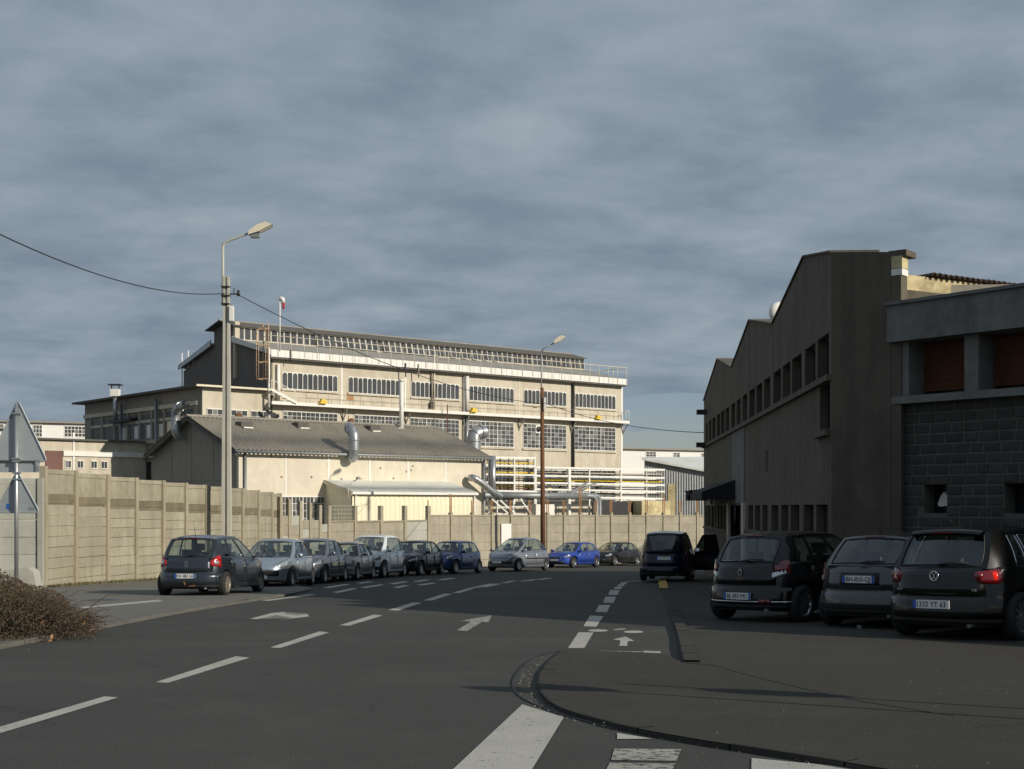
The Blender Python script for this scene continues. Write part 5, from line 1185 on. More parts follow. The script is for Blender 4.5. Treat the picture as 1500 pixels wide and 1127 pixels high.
# ------------------------------------------------------------------ cars
def interp(tab, x):
    if x <= tab[0][0]: return tab[0][1]
    for (a, va), (b, vb) in zip(tab, tab[1:]):
        if x <= b:
            f = (x-a)/(b-a); f = f*f*(3-2*f)*0.35+f*0.65; return va+(vb-va)*f
    return tab[-1][1]
def lin(tab, x):
    if x <= tab[0][0]: return tab[0][1]
    for (a, va), (b, vb) in zip(tab, tab[1:]):
        if x <= b: return va+(vb-va)*(x-a)/(b-a)
    return tab[-1][1]
wheel_cache = {}
def wheel_mesh(r, rimm, spokes):
    key = (round(r, 3), rimm.name, spokes)
    if key in wheel_cache: return wheel_cache[key]
    rr = r*0.66; wd = 0.195
    t = MB().lathe([(-wd/2, rr), (-wd/2-0.006, r*0.82), (-wd/2+0.02, r*0.985), (-wd/2+0.05, r), (wd/2-0.05, r), (wd/2-0.02, r*0.985), (wd/2+0.006, r*0.82), (wd/2, rr), (wd/2-0.03, rr*0.97), (0.03, rr*0.9)], 30, 'y').mesh('wheel', m_tyre)
    m = MB(); m.lathe([(wd/2-0.004, rr), (wd/2-0.012, rr*0.93), (wd/2-0.05, rr*0.90)], 30, 'y')
    m.lathe([(wd/2-0.02, 0.0), (wd/2-0.02, r*0.13), (wd/2-0.05, r*0.18)], 14, 'y')
    for k in range(spokes):
        a = 2*math.pi*k/spokes
        def pt(rad, off, y): return (rad*math.cos(a)-off*math.sin(a), y, rad*math.sin(a)+off*math.cos(a))
        w0, w1 = r*0.07, r*(0.55/spokes+0.03)
        y0, y1 = wd/2-0.022, wd/2-0.016
        m.add([pt(r*0.1, -w0, y0), pt(r*0.1, w0, y0), pt(rr*0.94, w1, y1), pt(rr*0.94, -w1, y1), pt(r*0.1, -w0, y0-0.03), pt(r*0.1, w0, y0-0.03), pt(rr*0.94, w1, y1-0.03), pt(rr*0.94, -w1, y1-0.03)], [(0, 1, 2, 3), (4, 7, 6, 5), (0, 3, 7, 4), (1, 5, 6, 2)])
    rim = m.mesh('rim', rimm)
    disc = MB().lathe([(0.0, 0.0), (0.0, rr*0.92)], 20, 'y').mesh('brake_disc', m_trim)
    wheel_cache[key] = (t, rim, disc); return wheel_cache[key]

def make_car(name, label, P_, group, pos, head, paint):
    """pos: plan position of body centre; head: direction of the nose from +Y towards +X in degrees"""
    x, y, up = pos
    root = thing(name, label, 'car', (x, y, zg(y)+up), R(90-head), group)
    pitch = math.atan(SL*math.cos(R(head)))   # nose pointing away goes downhill
    roll = math.atan(SL*math.sin(R(head)))
    root.rotation_euler = Matrix.Rotation(0, 3, 'Z').to_euler()
    fwd = Vector((math.sin(R(head)), math.cos(R(head)), -SL*math.cos(R(head)))).normalized(); nrm = Vector((0, SL, 1)).normalized(); lft = nrm.cross(fwd).normalized()
    root.rotation_euler = Matrix((fwd, lft, nrm)).transposed().to_euler()
    L, W, H, wb, fo = P_['L'], P_['W'], P_['H'], P_['wb'], P_['fo']
    a_, b_ = L/2, W/2; xfa = a_-fo; xra = xfa-wb; rw = P_.get('rw', 0.305); arch = rw+0.055
    nF, nR = P_.get('nF', 3.6), P_.get('nR', 6.0); mF, mR = 2.3, P_.get('mR', 2.6)
    zedge = P_['edge']           # (x fraction -1..1 , z) shoulder line
    crown = P_['crown']          # crown height of bonnet etc.
    dr = P_.get('dr', [(0.2, 0.02), (0.35, 0.0), (0.6, 0.03), (0.95, 0.10)]); df = P_.get('df', [(0.2, 0.05), (0.35, 0.0), (0.55, 0.04), (0.75, 0.16)])
    def zt(x_): return interp(zedge, x_/a_)
    def outline(x_=None, f=None, rear=True):
        if f is not None:
            m, n = (mR, nR) if rear else (mF, nF); xx = a_*(1-abs(f)**m)**(1/n); return (-xx if rear else xx, f*b_)
        m, n = (mR, nR) if x_ < 0 else (mF, nF); return (x_, b_*max(0, (1-abs(x_/a_)**n))**(1/m))
    def deform(x_, y_, z_):
        ky = 1-0.055*max(0, (0.42-z_)/0.42)**2-P_.get('tuck', 0.06)*max(0, (z_-0.62)/0.4)**1.6
        we = max(0, (abs(x_)/a_-0.72)/0.28)**1.5
        if x_ < 0: xx = x_+we*lin(dr, z_)
        else: xx = x_-we*lin(df, z_)
        return (xx, y_*ky, z_)
    def surf(c, z_, off=0.0):
        """c: ('r',f) rear face by y fraction, ('f',f) front face, ('s',x,sgn) side"""
        def raw(c):
            if c[0] == 'r': return outline(f=c[1], rear=True)
            if c[0] == 'f': return outline(f=c[1], rear=False)
            p = outline(c[1]); return (p[0], p[1]*c[2])
        p = raw(c)
        if off:
            e = 1e-3
            if c[0] in 'rf': q1, q0 = raw((c[0], min(1, c[1]+e))), raw((c[0], max(-1, c[1]-e)))
            else: q1, q0 = raw(('s', c[1]+e, c[2])), raw(('s', c[1]-e, c[2]))
            d = Vector((q1[0]-q0[0], q1[1]-q0[1])); n_ = Vector((d.y, -d.x)).normalized()
            if n_.dot(Vector((p[0]/a_**2, p[1]/b_**2))) < 0: n_ = -n_
            q = deform(p[0], p[1], z_); return (q[0]+n_.x*off, q[1]+n_.y*off, z_)
        return deform(p[0], p[1], z_)
    # perimeter columns, left half from rear centre to front centre
    fl_r = [f for f in (0.0, 0.18, 0.36, 0.50, 0.60, 0.68, 0.75, 0.80, 0.84, 0.88) if outline(f=f, rear=True)[0] < xra-arch-0.06]
    fl_f = [f for f in (0.0, 0.17, 0.34, 0.48, 0.60, 0.68, 0.75, 0.80, 0.84, 0.88) if outline(f=f, rear=False)[0] > xfa+arch+0.06]
    cs = [('r', f) for f in fl_r]
    xs0 = outline(f=fl_r[-1], rear=True)[0]; xs1 = outline(f=fl_f[-1], rear=False)[0]
    xx = set()
    for xa in (xra, xfa):
        for k in range(13): xx.add(round(xa-arch*math.cos(math.pi*k/12), 4))
        xx.add(round(xa-arch-0.004, 4)); xx.add(round(xa+arch+0.004, 4))
    for k in range(1, 16): 
        v = xs0+(xs1-xs0)*k/16
        if all(abs(v-xa) > arch+0.05 for xa in (xra, xfa)): xx.add(round(v, 4))
    for q_ in (0.35, 0.65): xx.add(round(xs0+(xra-arch-xs0)*q_, 4)); xx.add(round(xs1+(xfa+arch-xs1)*q_, 4))
    cs += [('s', v, 1) for v in sorted(xx) if xs0+0.004 < v < xs1-0.004]
    cs += [('f', f) for f in fl_f[::-1]]
    zbase = P_.get('zb', 0.20)
    def zb(c):
        if c[0] == 's':
            for xa in (xra, xfa):
                d = c[1]-xa
                if abs(d) <= arch: return max(zbase, rw+math.sqrt(max(0, arch*arch-d*d)))
            return zbase
        return zbase+0.03
    NR = 11; cols_l = []
    for c in cs:
        z0 = zb(c); x_ = surf(c, 0.5)[0]; z1 = zt(x_); z0 = min(z0, z1-0.05)
        col = []
        q = surf(c, z0); col.append((q[0]*0.97 if c[0] != 's' else q[0], q[1]*0.74, z0+ (0.0)))
        for k in range(NR): col.append(surf(c, z0+(z1-z0)*k/(NR-1)))
        cols_l.append(col)
    b = MB(); n = len(cols_l)
    full = cols_l+[[(p[0], -p[1], p[2]) for p in col] for col in cols_l[-2:0:-1]]; full.append(full[0])
    b.grid(full)
    # top skin
    rows = []
    for i in range(n):
        t = cols_l[i][-1]; yw = t[1]; cr = interp(crown, t[0]/a_)
        row = []
        for k in range(13):
            f = 1-2*k/12; e = 1-abs(f)**2.6; zz = t[2]+cr*e+0.018*min(1, (1-abs(f))*12)*(1 if yw > 0.1 else 0)
            endf = max(0.0, 1-(abs(t[0])/a_)**14)
            row.append((t[0], yw*f, t[2]+(zz-t[2])*endf))
        rows.append(row)
    b.grid(rows); b.build('body', paint, root)
    # underbody
    MB().box(xra-0.30, xfa+0.30, -b_+0.25, b_-0.25, 0.17, 0.50) .build('underbody', m_trim, root)
    # wheels
    tm, rm, dm = wheel_mesh(rw, P_.get('rim', m_rim), P_.get('spokes', 9))
    for xa in (xfa, xra):
        for sg_ in (1, -1):
            ww = outline(xa)[1]-0.105
            o = link('wheel', tm, root, (xa, sg_*ww, rw)); o.rotation_euler = (0, random.uniform(0, 1), 0 if sg_ > 0 else math.pi)
            link('rim', rm, o); link('brake_disc', dm, o)
    # generic surface patch
    def patch(nm, path, z0f, z1f, mat, off=0.006, par=None, nz=3, edge=True):
        rows = []; m_ = len(path)
        for i, c in enumerate(path):
            f = i/(m_-1); a0 = z0f(f) if callable(z0f) else z0f; a1 = z1f(f) if callable(z1f) else z1f
            pts = [surf(c, a0+(a1-a0)*k/nz, off) for k in range(nz+1)]
            if edge: pts = [surf(c, a0, 0.0)]+pts+[surf(c, a1, 0.0)]
            rows.append(pts)
        if edge:
            c = path[0]; rows = [[surf(c, p[2], 0.0) for p in rows[0]]]+rows+[[surf(path[-1], p[2], 0.0) for p in rows[-1]]]
        return MB().grid(rows).build(nm, mat, par or root)
    def gen_path(f0, f1, x1, rear):
        fm = 0.84; xm = outline(f=fm, rear=rear)[0]
        lim = (xra-arch-0.02) if rear else (xfa+arch+0.02)
        fa, fb = max(-fm, min(fm, f0)), max(-fm, min(fm, f1)); p = []
        def arc(sg_, x_end):
            return [('s', xm+(x_end-xm)*(k/7)**1.7, sg_) for k in range(1, 8)]
        if abs(f0) > fm: p += arc(math.copysign(1, f0), lim)[::-1]
        n_ = max(5, int(abs(fb-fa)/0.09)); p += [(('r' if rear else 'f'), fa+(fb-fa)*k/n_) for k in range(n_+1)]
        if x1 is not None or abs(f1) > fm:
            sg_ = math.copysign(1, f1); xe = lim if x1 is None else (min(x1, lim) if rear else max(x1, lim)); p += arc(sg_, xe)
        return p
    def rp_path(f0, f1, x1=None, n_=7): return gen_path(f0, f1, x1, True)
    def fp_path(f0, f1, x1=None, n_=7): return gen_path(f0, f1, x1, False)
    # ---- greenhouse
    gb0, gb1 = P_['ws']        # windscreen base x (at sides), header x
    gr0, gr1 = P_['rg']        # rear glass top x, rear glass base x
    yb = b_*0.925; yt = P_.get('yt', b_*0.655)
    roofz = P_.get('roofz') or [(gr0, H-0.10), ((gr0*0.6+gb1*0.4), H-0.035), (gb1-0.25, H-0.035), (gb1, H-0.075)]
    def rz_(x_): return interp(roofz, x_)
    def ytf(x_): return yt*(1-0.06*max(0, (abs(x_-(gr0+gb1)/2)/((gb1-gr0)/2)))**3)
    def side(s_, v, off=0.0):
        """s 0 front .. 1 rear; v 0 belt .. 1 roof"""
        xb_ = gb0+(gr1-gb0)*s_; xt_ = gb1+(gr0-gb1)*s_
        ybb = min(yb, outline(max(-a_*0.985, min(a_*0.9, xb_)))[1]*0.93); zb_ = zt(xb_)-0.012
        y0, z0, y1, z1 = ybb, zb_, ytf(xt_), rz_(xt_)
        bow = 0.030*math.sin(math.pi*v)
        return Vector((xb_+(xt_-xb_)*v, y0+(y1-y0)*v+bow+off, z0+(z1-z0)*v+off*0.3))
    def mirror(p, sg_): return (p[0], p[1]*sg_, p[2])
    sp_ = P_['pillars']     # list of s ranges for side windows
    v0, v1 = P_.get('v0', 0.05), P_.get('v1', 0.88)
    frame_m = P_.get('pillar_mat', paint)
    for sg_ in (1, -1):
        # frame: cells around windows
        b = MB(); cuts = [0.0]
        for wdw in sp_: cuts += [wdw[0], wdw[1]]
        cuts.append(1.0)
        NSEG = 6
        def cell(s0, s1, va, vb):
            rows = []
            for i in range(NSEG+1):
                s_ = s0+(s1-s0)*i/NSEG; rows.append([mirror(side(s_, va+(vb-va)*k/4), sg_) for k in range(5)])
            b.grid(rows)
        for i in range(len(cuts)-1):
            s0, s1 = cuts[i], cuts[i+1]
            if i % 2 == 0: cell(s0, s1, 0, 1)
            else: cell(s0, s1, 0, v0); cell(s0, s1, v1, 1)
        b.build('side_frame', frame_m, root)
        for wi, wdw in enumerate(sp_):
            rows = []
            cut = wdw[2] if len(wdw) > 2 else 0
            for i in range(9):
                f = i/8; s_ = wdw[0]+(wdw[1]-wdw[0])*f
                rows.append([mirror(side(s_, v0+(v1-v0)*k/4, -0.004), sg_) for k in range(5)])
            MB().grid(rows).build('side_window', P_.get('glass', m_carglass) if wi < 2 else P_.get('glassr', m_carglass), root)
            # rubber surround
            loop = [side(wdw[0]+(wdw[1]-wdw[0])*k/8, v1, 0.003) for k in range(9)]+[side(wdw[1], v1+(v0-v1)*k/4, 0.003) for k in range(1, 5)]+[side(wdw[1]+(wdw[0]-wdw[1])*k/8, v0, 0.003) for k in range(1, 9)]+[side(wdw[0], v0+(v1-v0)*k/4, 0.003) for k in range(1, 5)]
            MB().tube([mirror(p, sg_) for p in loop], 0.008 if not P_.get('chrome_win') else 0.007, 4, cap=False).build('window_seal', P_.get('chrome_win', m_trim), root)
    def ends(front, u, v, off=0.0):
        """u -1..1 across, v 0 base .. 1 top"""
        s_ = 0.0 if front else 1.0; e = side(s_, v); ft = 0.16 if front else 0.07; fb = 0.10 if front else 0.05
        sgn = 1 if front else -1; q = 1-abs(u)**2.2
        bulge = (ft*(1-v)+0.06*v)*q*sgn; zc_ = (interp(crown, e[0]/a_)*(1-v)*0.9+0.035*v)*q
        return Vector((e[0]+bulge+sgn*off, e[1]*u, e[2]+zc_+off*0.5))
    for front in (True, False):
        m0, m1 = (0.03, 0.93) if front else P_.get('rgv', (0.06, 0.90)); ue = 0.93 if front else P_.get('rgu', 0.88)
        b = MB(); US = [-1, -ue]+[-ue+2*ue*k/10 for k in range(1, 10)]+[ue, 1]
        def cellr(u0, u1, va, vb, nu=1, nv=4):
            b.grid([[ends(front, u0+(u1-u0)*i/nu, va+(vb-va)*k/nv) for k in range(nv+1)] for i in range(nu+1)])
        cellr(-1, -ue, 0, 1, 2); cellr(ue, 1, 0, 1, 2); cellr(-ue, ue, 0, m0, 10, 1); cellr(-ue, ue, m1, 1, 10, 1)
        b.build('windscreen_frame' if front else 'tailgate_frame', frame_m if front else P_.get('tg_mat', paint), root)
        g_ = MB().grid([[ends(front, -ue+2*ue*i/10, m0+(m1-m0)*k/5, -0.003) for k in range(6)] for i in range(11)])
        g_.build('windscreen' if front else 'rear_window', P_.get('glass', m_carglass) if front else P_.get('glassr', m_carglass), root)
        loop = [ends(front, -ue+2*ue*k/10, m1, 0.004) for k in range(11)]+[ends(front, ue, m1+(m0-m1)*k/4, 0.004) for k in range(1, 5)]+[ends(front, ue-2*ue*k/10, m0, 0.004) for k in range(1, 11)]+[ends(front, -ue, m0+(m1-m0)*k/4, 0.004) for k in range(1, 5)]
        MB().tube(loop, 0.009, 4, cap=False).build('window_seal', m_trim, root)
    # roof
    rows = []
    for i in range(13):
        f = i/12; row = []
        for k in range(13):
            u = 1-2*k/12
            if i == 0: p = ends(True, u, 1.0)
            elif i == 12: p = ends(False, u, 1.0)
            else:
                pf, pr = ends(True, u, 1.0), ends(False, u, 1.0); xt_ = gb1+(gr0-gb1)*f; e = side(f, 1.0); q = 1-abs(u)**2.2
                p = Vector((pf[0]+(pr[0]-pf[0])*f, e[1]*u, e[2]+0.035*q+0.012*min(1, (1-abs(u))*10)*math.sin(math.pi*f)))
            row.append(tuple(p))
        rows.append(row)
    MB().grid(rows).build('roof', P_.get('roof_mat', paint), root)
    # interior: seats, dash
    ib = MB()
    zbelt = zt(0)
    for xs_, ys_ in ((gb0-1.0, 0.36), (gb0-1.0, -0.36)):
        ib.box(xs_-0.14, xs_-0.02, ys_-0.23, ys_+0.23, 0.5, zbelt+0.16); ib.box(xs_-0.16, xs_-0.07, ys_-0.13, ys_+0.13, zbelt+0.19, zbelt+0.37); ib.box(xs_-0.12, xs_-0.10, ys_-0.06, ys_+0.06, zbelt+0.1, zbelt+0.2)
    o = ib.build('front_seats', m_seat, root); o['kind'] = 'stuff'
    ib = MB(); xr_ = gb0-1.85
    if not P_.get('norear'):
        ib.box(xr_-0.14, xr_, -0.58, 0.58, 0.5, zbelt+0.06)
        for ys_ in (-0.36, 0.36): ib.box(xr_-0.15, xr_-0.06, ys_-0.12, ys_+0.12, zbelt+0.05, zbelt+0.22)
        ib.build('rear_seat', m_seat, root)
    # doors: proud skins with dark gaps round them
    for sg_ in (1, -1):
        for di, (d0, d1) in enumerate(P_['doors']):
            if P_.get('open_door') == (sg_, di): continue
            def zlow(f): return zbase+0.13
            n_ = 8; pth = [('s', d0+(d1-d0)*k/n_, sg_) for k in range(n_+1)]
            def zlow2(f, d0=d0, d1=d1):
                x_ = d0+(d1-d0)*f; z_ = zbase+0.12
                for xa in (xra, xfa):
                    dd = abs(x_-xa)
                    if dd < arch+0.05: z_ = max(z_, rw+math.sqrt(max(0, (arch+0.05)**2-dd*dd)))
                return z_
            topf = lambda f, d0=d0, d1=d1: zt(d0+(d1-d0)*f)-0.045
            gap = 0.012; pg = [('s', d0-gap+(d1-d0+2*gap)*k/n_, sg_) for k in range(n_+1)]
            patch('door_gap', pg, lambda f: zlow2(f)-gap, lambda f: topf(f)+gap, m_trim, 0.0018, edge=False)
            dr_ = patch('door', pth, zlow2, topf, paint, 0.006)
            hz = zt(d0)-0.17; hx = d0+0.10 if P_.get('handle_rear', True) else d1-0.2
            p = surf(('s', hx+0.05, sg_), hz, 0.03)
            MB().tube([surf(('s', hx-0.03, sg_), hz, 0.008), surf(('s', hx, sg_), hz+0.003, 0.032), surf(('s', hx+0.13, sg_), hz+0.006, 0.032), surf(('s', hx+0.16, sg_), hz+0.004, 0.008)], 0.013, 6).build('handle', P_.get('handle_mat', paint), dr_)
            if P_.get('side_strip'):
                zs = P_['side_strip']; MB().grid([[surf(c_, zs-0.03, 0.008), surf(c_, zs-0.022, 0.02), surf(c_, zs+0.022, 0.02), surf(c_, zs+0.03, 0.008)] for c_ in pth]).build('side_strip', m_trim, dr_)
        # mirror
        e = side(0.085, 0.10); mb_ = MB()
        mb_.tube([(e[0]-0.02, (e[1]-0.03)*sg_, e[2]-0.01), (e[0]-0.02, (e[1]+0.07)*sg_, e[2]+0.01)], 0.025, 6)
        c0 = Vector((e[0]-0.02, (e[1]+0.15)*sg_, e[2]+0.05)); vs = []
        for xo, sc2 in ((0.07, 0.45), (0.045, 0.85), (0.0, 1.0), (-0.05, 0.95)):
            vs.append([tuple(c0+Vector((xo, math.copysign(abs(math.cos(t_))**0.7, math.cos(t_))*0.105*sc2, math.copysign(abs(math.sin(t_))**0.7, math.sin(t_))*0.072*sc2))) for t_ in [2*math.pi*k/12 for k in range(13)]])
        mb_.grid(vs); mo = mb_.build('mirror', P_.get('mirror_mat', paint), root)
        MB().add([(c0.x-0.052, c0.y+0.095*math.cos(t_), c0.z+0.062*math.sin(t_)) for t_ in [2*math.pi*k/12 for k in range(12)]], [tuple(range(12))]).build('mirror_glass', m_chrome, mo)
    # ---- rear
    R_ = P_.get('rear')
    def platebox(txt, xz, front=False, w_=0.52, h_=0.11, blue2=True, zpl=0.5):
        c_ = ('f', 0.0) if front else ('r', 0.0); q = surf(c_, zpl, 0.012+(0.024 if (not front and R_ and zpl < R_.get('bump', 0.47)) else 0)); sgn = 1 if front else -1
        xq = q[0]+sgn*0.012
        pl2 = MB().box(xq-0.006, xq+0.006, -w_/2, w_/2, zpl-h_/2, zpl+h_/2).build('licence_plate', m_plate, root)
        xo = xq+sgn*0.0075
        MB().box(xo-0.001, xo+0.001, -w_/2+0.0, -w_/2+0.045, zpl-h_/2, zpl+h_/2).build('blue_band', m_pblue, pl2) if front else MB().box(xo-0.001, xo+0.001, w_/2-0.045, w_/2, zpl-h_/2, zpl+h_/2).build('blue_band', m_pblue, pl2)
        if blue2 and not front: MB().box(xo-0.001, xo+0.001, -w_/2, -w_/2+0.04, zpl-h_/2, zpl+h_/2).build('blue_band', m_pblue, pl2)
        if txt:
            o = link('lettering', text_mesh(txt, 0.098, m_ptext), pl2, (xo+sgn*0.001, 0, zpl-0.003)); o.rotation_euler = (R(90), 0, R(90) if front else R(-90)); o.scale = (1.0 if len(txt) < 9 else 0.93, 1.05, 1)
    if R_:
        for sg_ in (1, -1):
            for (f0, f1, x1, za, zb2, mt_, nm) in R_['lamps']:
                f1_, f0_ = f1*sg_, f0*sg_
                pth = rp_path(f0_, f1_, x1) 
                patch(nm, pth, (lambda f, za=za: lin(za, f)), (lambda f, zb2=zb2: lin(zb2, f)), mt_, 0.014 if 'inner' not in nm else 0.02)
        # tailgate skin
        tg0, tg1 = R_.get('gate', (0.55, zt(-a_)-0.03)); fw = R_.get('gw', 0.74)
        pth = [('r', -fw+2*fw*k/10) for k in range(11)]; pg = [('r', (-fw-0.012)+2*(fw+0.012)*k/10) for k in range(11)]
        patch('tailgate_gap', pg, tg0-0.012, tg1+0.006, m_trim, 0.0018, edge=False); tg = patch('tailgate', pth, tg0, tg1, paint, 0.006)
        bz = R_.get('bump', 0.47); pth = rp_path(-0.97, 0.97, None, 24)
        patch('bumper', rp_path(-0.97, 0.97, None, 24), zbase+0.09, bz, R_.get('bmat', paint), R_.get('boff', 0.022))
        patch('bumper_valance', rp_path(-0.95, 0.95, None, 20), zbase+0.03, zbase+0.11, m_trim, 0.012)
        if R_.get('stripe'): patch('bumper_strip', rp_path(-0.96, 0.96, None, 24), R_['stripe']-0.012, R_['stripe']+0.012, R_.get('stripe_mat', m_trim), R_.get('boff', 0.022)+0.008)
        if R_.get('recess'): patch('plate_recess', [('r', -0.36+0.72*k/6) for k in range(7)], R_['pz']-0.085, R_['pz']+0.10, m_trim, 0.008)
        if R_.get('fog'):
            patch('rear_fog_lamp', [('r', -0.60+0.2*k/4) for k in range(5)], zbase+0.11, zbase+0.17, m_redd, 0.03)
        platebox(R_.get('plate'), 0, False, 0.52, 0.11, R_.get('blue2', True), R_['pz'])
        # badge
        q = surf(('r', 0.0), R_['bz'], 0.016)
        if R_['badge'] == 'diamond':
            m = MB()
            for (o_, i_) in (((0, 0.062), (0.042, 0)), ((0.042, 0), (0, -0.062)), ((0, -0.062), (-0.042, 0)), ((-0.042, 0), (0, 0.062))): m.bar((q[0]-0.008, o_[0], q[2]+o_[1]), (q[0]-0.008, i_[0], q[2]+i_[1]), 0.014, 0.016)
            m.build('badge', m_chrome, root)
        elif R_['badge'] == 'lion':
            MB().prism([(0.0, -0.05), (0.02, -0.01), (0.045, 0.0), (0.03, 0.02), (0.04, 0.05), (0.01, 0.045), (-0.035, 0.05), (-0.03, 0.02), (-0.045, 0.0), (-0.02, -0.01), (-0.012, -0.05)], 'x', q[0]-0.014, q[0]-0.004).build('badge', m_chrome, root)
        elif R_['badge'] == 'vw':
            m = MB(); m.tube([(q[0]-0.01, 0.062*math.cos(t_), q[2]+0.062*math.sin(t_)) for t_ in [2*math.pi*k/24 for k in range(25)]], 0.008, 5, cap=False)
            m.build('badge', m_chrome, root); MB().lathe([(0, 0.0), (0, 0.06)], 24, 'x', (q[0]-0.004, 0, q[2])).build('badge_field', m_trim, root)
            m = MB()
            for pl3 in ([(-0.03, 0.05), (0, 0.005), (0.03, 0.05)], [(-0.055, 0.02), (-0.026, -0.05), (0, -0.004), (0.026, -0.05), (0.055, 0.02)]):
                for p0, p1 in zip(pl3, pl3[1:]): m.bar((q[0]-0.012, p0[0], q[2]+p0[1]), (q[0]-0.012, p1[0], q[2]+p1[1]), 0.009)
            m.build('badge_letters', m_chrome, root)
        for (txt, f_, z_, sz) in R_.get('texts', ()):
            q2 = surf(('r', f_), z_, 0.014); o = link('lettering', text_mesh(txt, sz, m_chrome), root, (q2[0]-0.003, q2[1], z_)); o.rotation_euler = (R(90), 0, R(-90))
        # spoiler, third lamp, wiper
        if R_.get('spoiler'):
            mt_ = R_.get('spmat', paint); rows = []
            for i in range(11):
                u = -0.9+1.8*i/10; e = ends(False, u, 1.0); g2 = ends(False, u, 0.93)
                rows.append([tuple(e+Vector((0.12, 0, 0.004))), tuple(e+Vector((-0.04, 0, 0.012))), tuple(e+Vector((-0.13, 0, -0.035))), tuple(e+Vector((-0.12, 0, -0.055))), tuple(g2+Vector((-0.0, 0, 0)))])
            MB().grid(rows).build('spoiler', mt_, root)
            rows = [[tuple(ends(False, u, 1.0)+Vector((-0.135, 0, -0.034))), tuple(ends(False, u, 1.0)+Vector((-0.130, 0, -0.052)))] for u in [-0.28+0.56*k/6 for k in range(7)]]
            MB().grid(rows).build('third_brake_lamp', R_.get('third', m_redd), root)
        else:
            rows = [[tuple(ends(False, u, 0.99, 0.012)), tuple(ends(False, u, 0.955, 0.012))] for u in [-0.3+0.6*k/6 for k in range(7)]]; MB().grid(rows).build('third_brake_lamp', m_redd, root)
        wz = [ends(False, 0.02, 0.03, 0.03), ends(False, -0.25, 0.09, 0.03), ends(False, -0.62, 0.10, 0.02)]
        MB().tube([tuple(p) for p in wz], 0.012, 5).build('rear_wiper', m_trim, root)
        p = ends(False, 0.0, 1.0); MB().tube([tuple(p+Vector((0.22, 0, 0.03))), tuple(p+Vector((0.22-0.17, 0, 0.03+R_.get('ant', 0.3))))], [0.007, 0.003], 5).build('antenna', m_trim, root)
        MB().tube([(-a_+0.35, -b_*0.50, 0.22), (-a_+0.10, -b_*0.50, 0.20)], 0.028, 8).build('exhaust', m_greym, root)
        if R_.get('towbar'):
            MB().tube([(-a_+0.2, 0, 0.3), (-a_-0.06, 0, 0.3), (-a_-0.08, 0, 0.36)], 0.022, 6).build('tow_ball', m_rust, root); MB().box(-a_+0.0, -a_+0.05, -0.25, -0.08, 0.25, 0.33).build('tow_socket', m_rust, root)
    # ---- front
    F_ = P_.get('front')
    if F_:
        for sg_ in (1, -1):
            for (f0, f1, x1, za, zb2, mt_, nm) in F_['lamps']:
                patch(nm, fp_path(f0*sg_, f1*sg_, x1), (lambda f, za=za: lin(za, f)), (lambda f, zb2=zb2: lin(zb2, f)), mt_, 0.012)
        for (f0, f1, z0, z1, mt_, nm, of) in F_['grilles']:
            patch(nm, [('f', f0+(f1-f0)*k/10) for k in range(11)], z0, z1, mt_, of)
        patch('bumper_line', fp_path(-0.93, 0.93, None, 20), F_.get('bl', 0.55)-0.006, F_.get('bl', 0.55)+0.006, m_trim, 0.004, edge=False)
        platebox(F_.get('plate'), 0, True, 0.52, 0.11, True, F_.get('pz', 0.42))
        q = surf(('f', 0.0), F_.get('bz', 0.68), 0.014)
        MB().prism([(0, 0.06), (0.05, 0), (0, -0.06), (-0.05, 0)], 'x', q[0]-0.004, q[0]+0.01).build('badge', m_chrome, root)
        # bonnet shut line
        hb_ = []
        for k in range(13):
            x_ = gb0+0.05+(a_*0.93-gb0-0.05)*k/12; yo = outline(x_)[1]*deform(x_, 1, zt(x_))[1]*0.86; hb_.append((x_, yo, zt(x_)+interp(crown, x_/a_)*(1-0.86**2.6)+0.020))
        for sg_ in (1, -1): MB().tube([(p[0], p[1]*sg_, p[2]) for p in hb_], 0.006, 4).build('bonnet_gap', m_trim, root)
        for sg_ in (0.5, -0.05):
            p0 = ends(True, sg_+0.2, 0.02, 0.02); p1 = ends(True, sg_-0.45, 0.09, 0.02); MB().tube([tuple(p0), tuple(p1)], 0.010, 5).build('wiper', m_trim, root)
    if P_.get('open_door'):
        sg_, di = P_['open_door']; d0, d1 = P_['doors'][di]
        # dark door opening
        pg = [('s', d0+(d1-d0)*k/8, sg_) for k in range(9)]
        patch('door_opening', pg, zbase+0.08, lambda f: zt(0)-0.03, m_trim, 0.003, edge=False)
        hx, hy = d1, outline(d1)[1]*sg_
        dm_ = MB(); Ld = d1-d0; n_ = 6
        prof_ = [(0, 0.32), (-0.0, zt(0)), (-0.35, H-0.14), (-Ld+0.12, H-0.12), (-Ld, zt(0)), (-Ld-0.0, 0.34)]
        out_ = prof_[:]; th_ = 0.07
        lowp = [(0, 0.32), (0, zt(0)), (-Ld, zt(0)), (-Ld, 0.34)]
        dm_.prism(lowp, 'y', -th_/2, th_/2)
        for p0, p1 in zip(prof_[1:4], prof_[2:5]): dm_.bar((p0[0], 0, p0[1]), (p1[0], 0, p1[1]), 0.05, 0.05)
        o = dm_.build('open_door', paint, root, (hx, hy, 0)); o.rotation_euler = (0, 0, R(P_.get('door_ang', 62))*sg_*-1)
        MB().prism([prof_[1], prof_[2], prof_[3], prof_[4]], 'y', -0.006, 0.006).build('door_window', m_carglassd, o)
        MB().prism([(-0.1, 0.45), (-0.1, 0.85), (-Ld+0.1, 0.85), (-Ld+0.1, 0.45)], 'y', th_/2*-sg_, th_/2*-sg_-0.03*sg_).build('door_trim', m_seat, o)
    return root

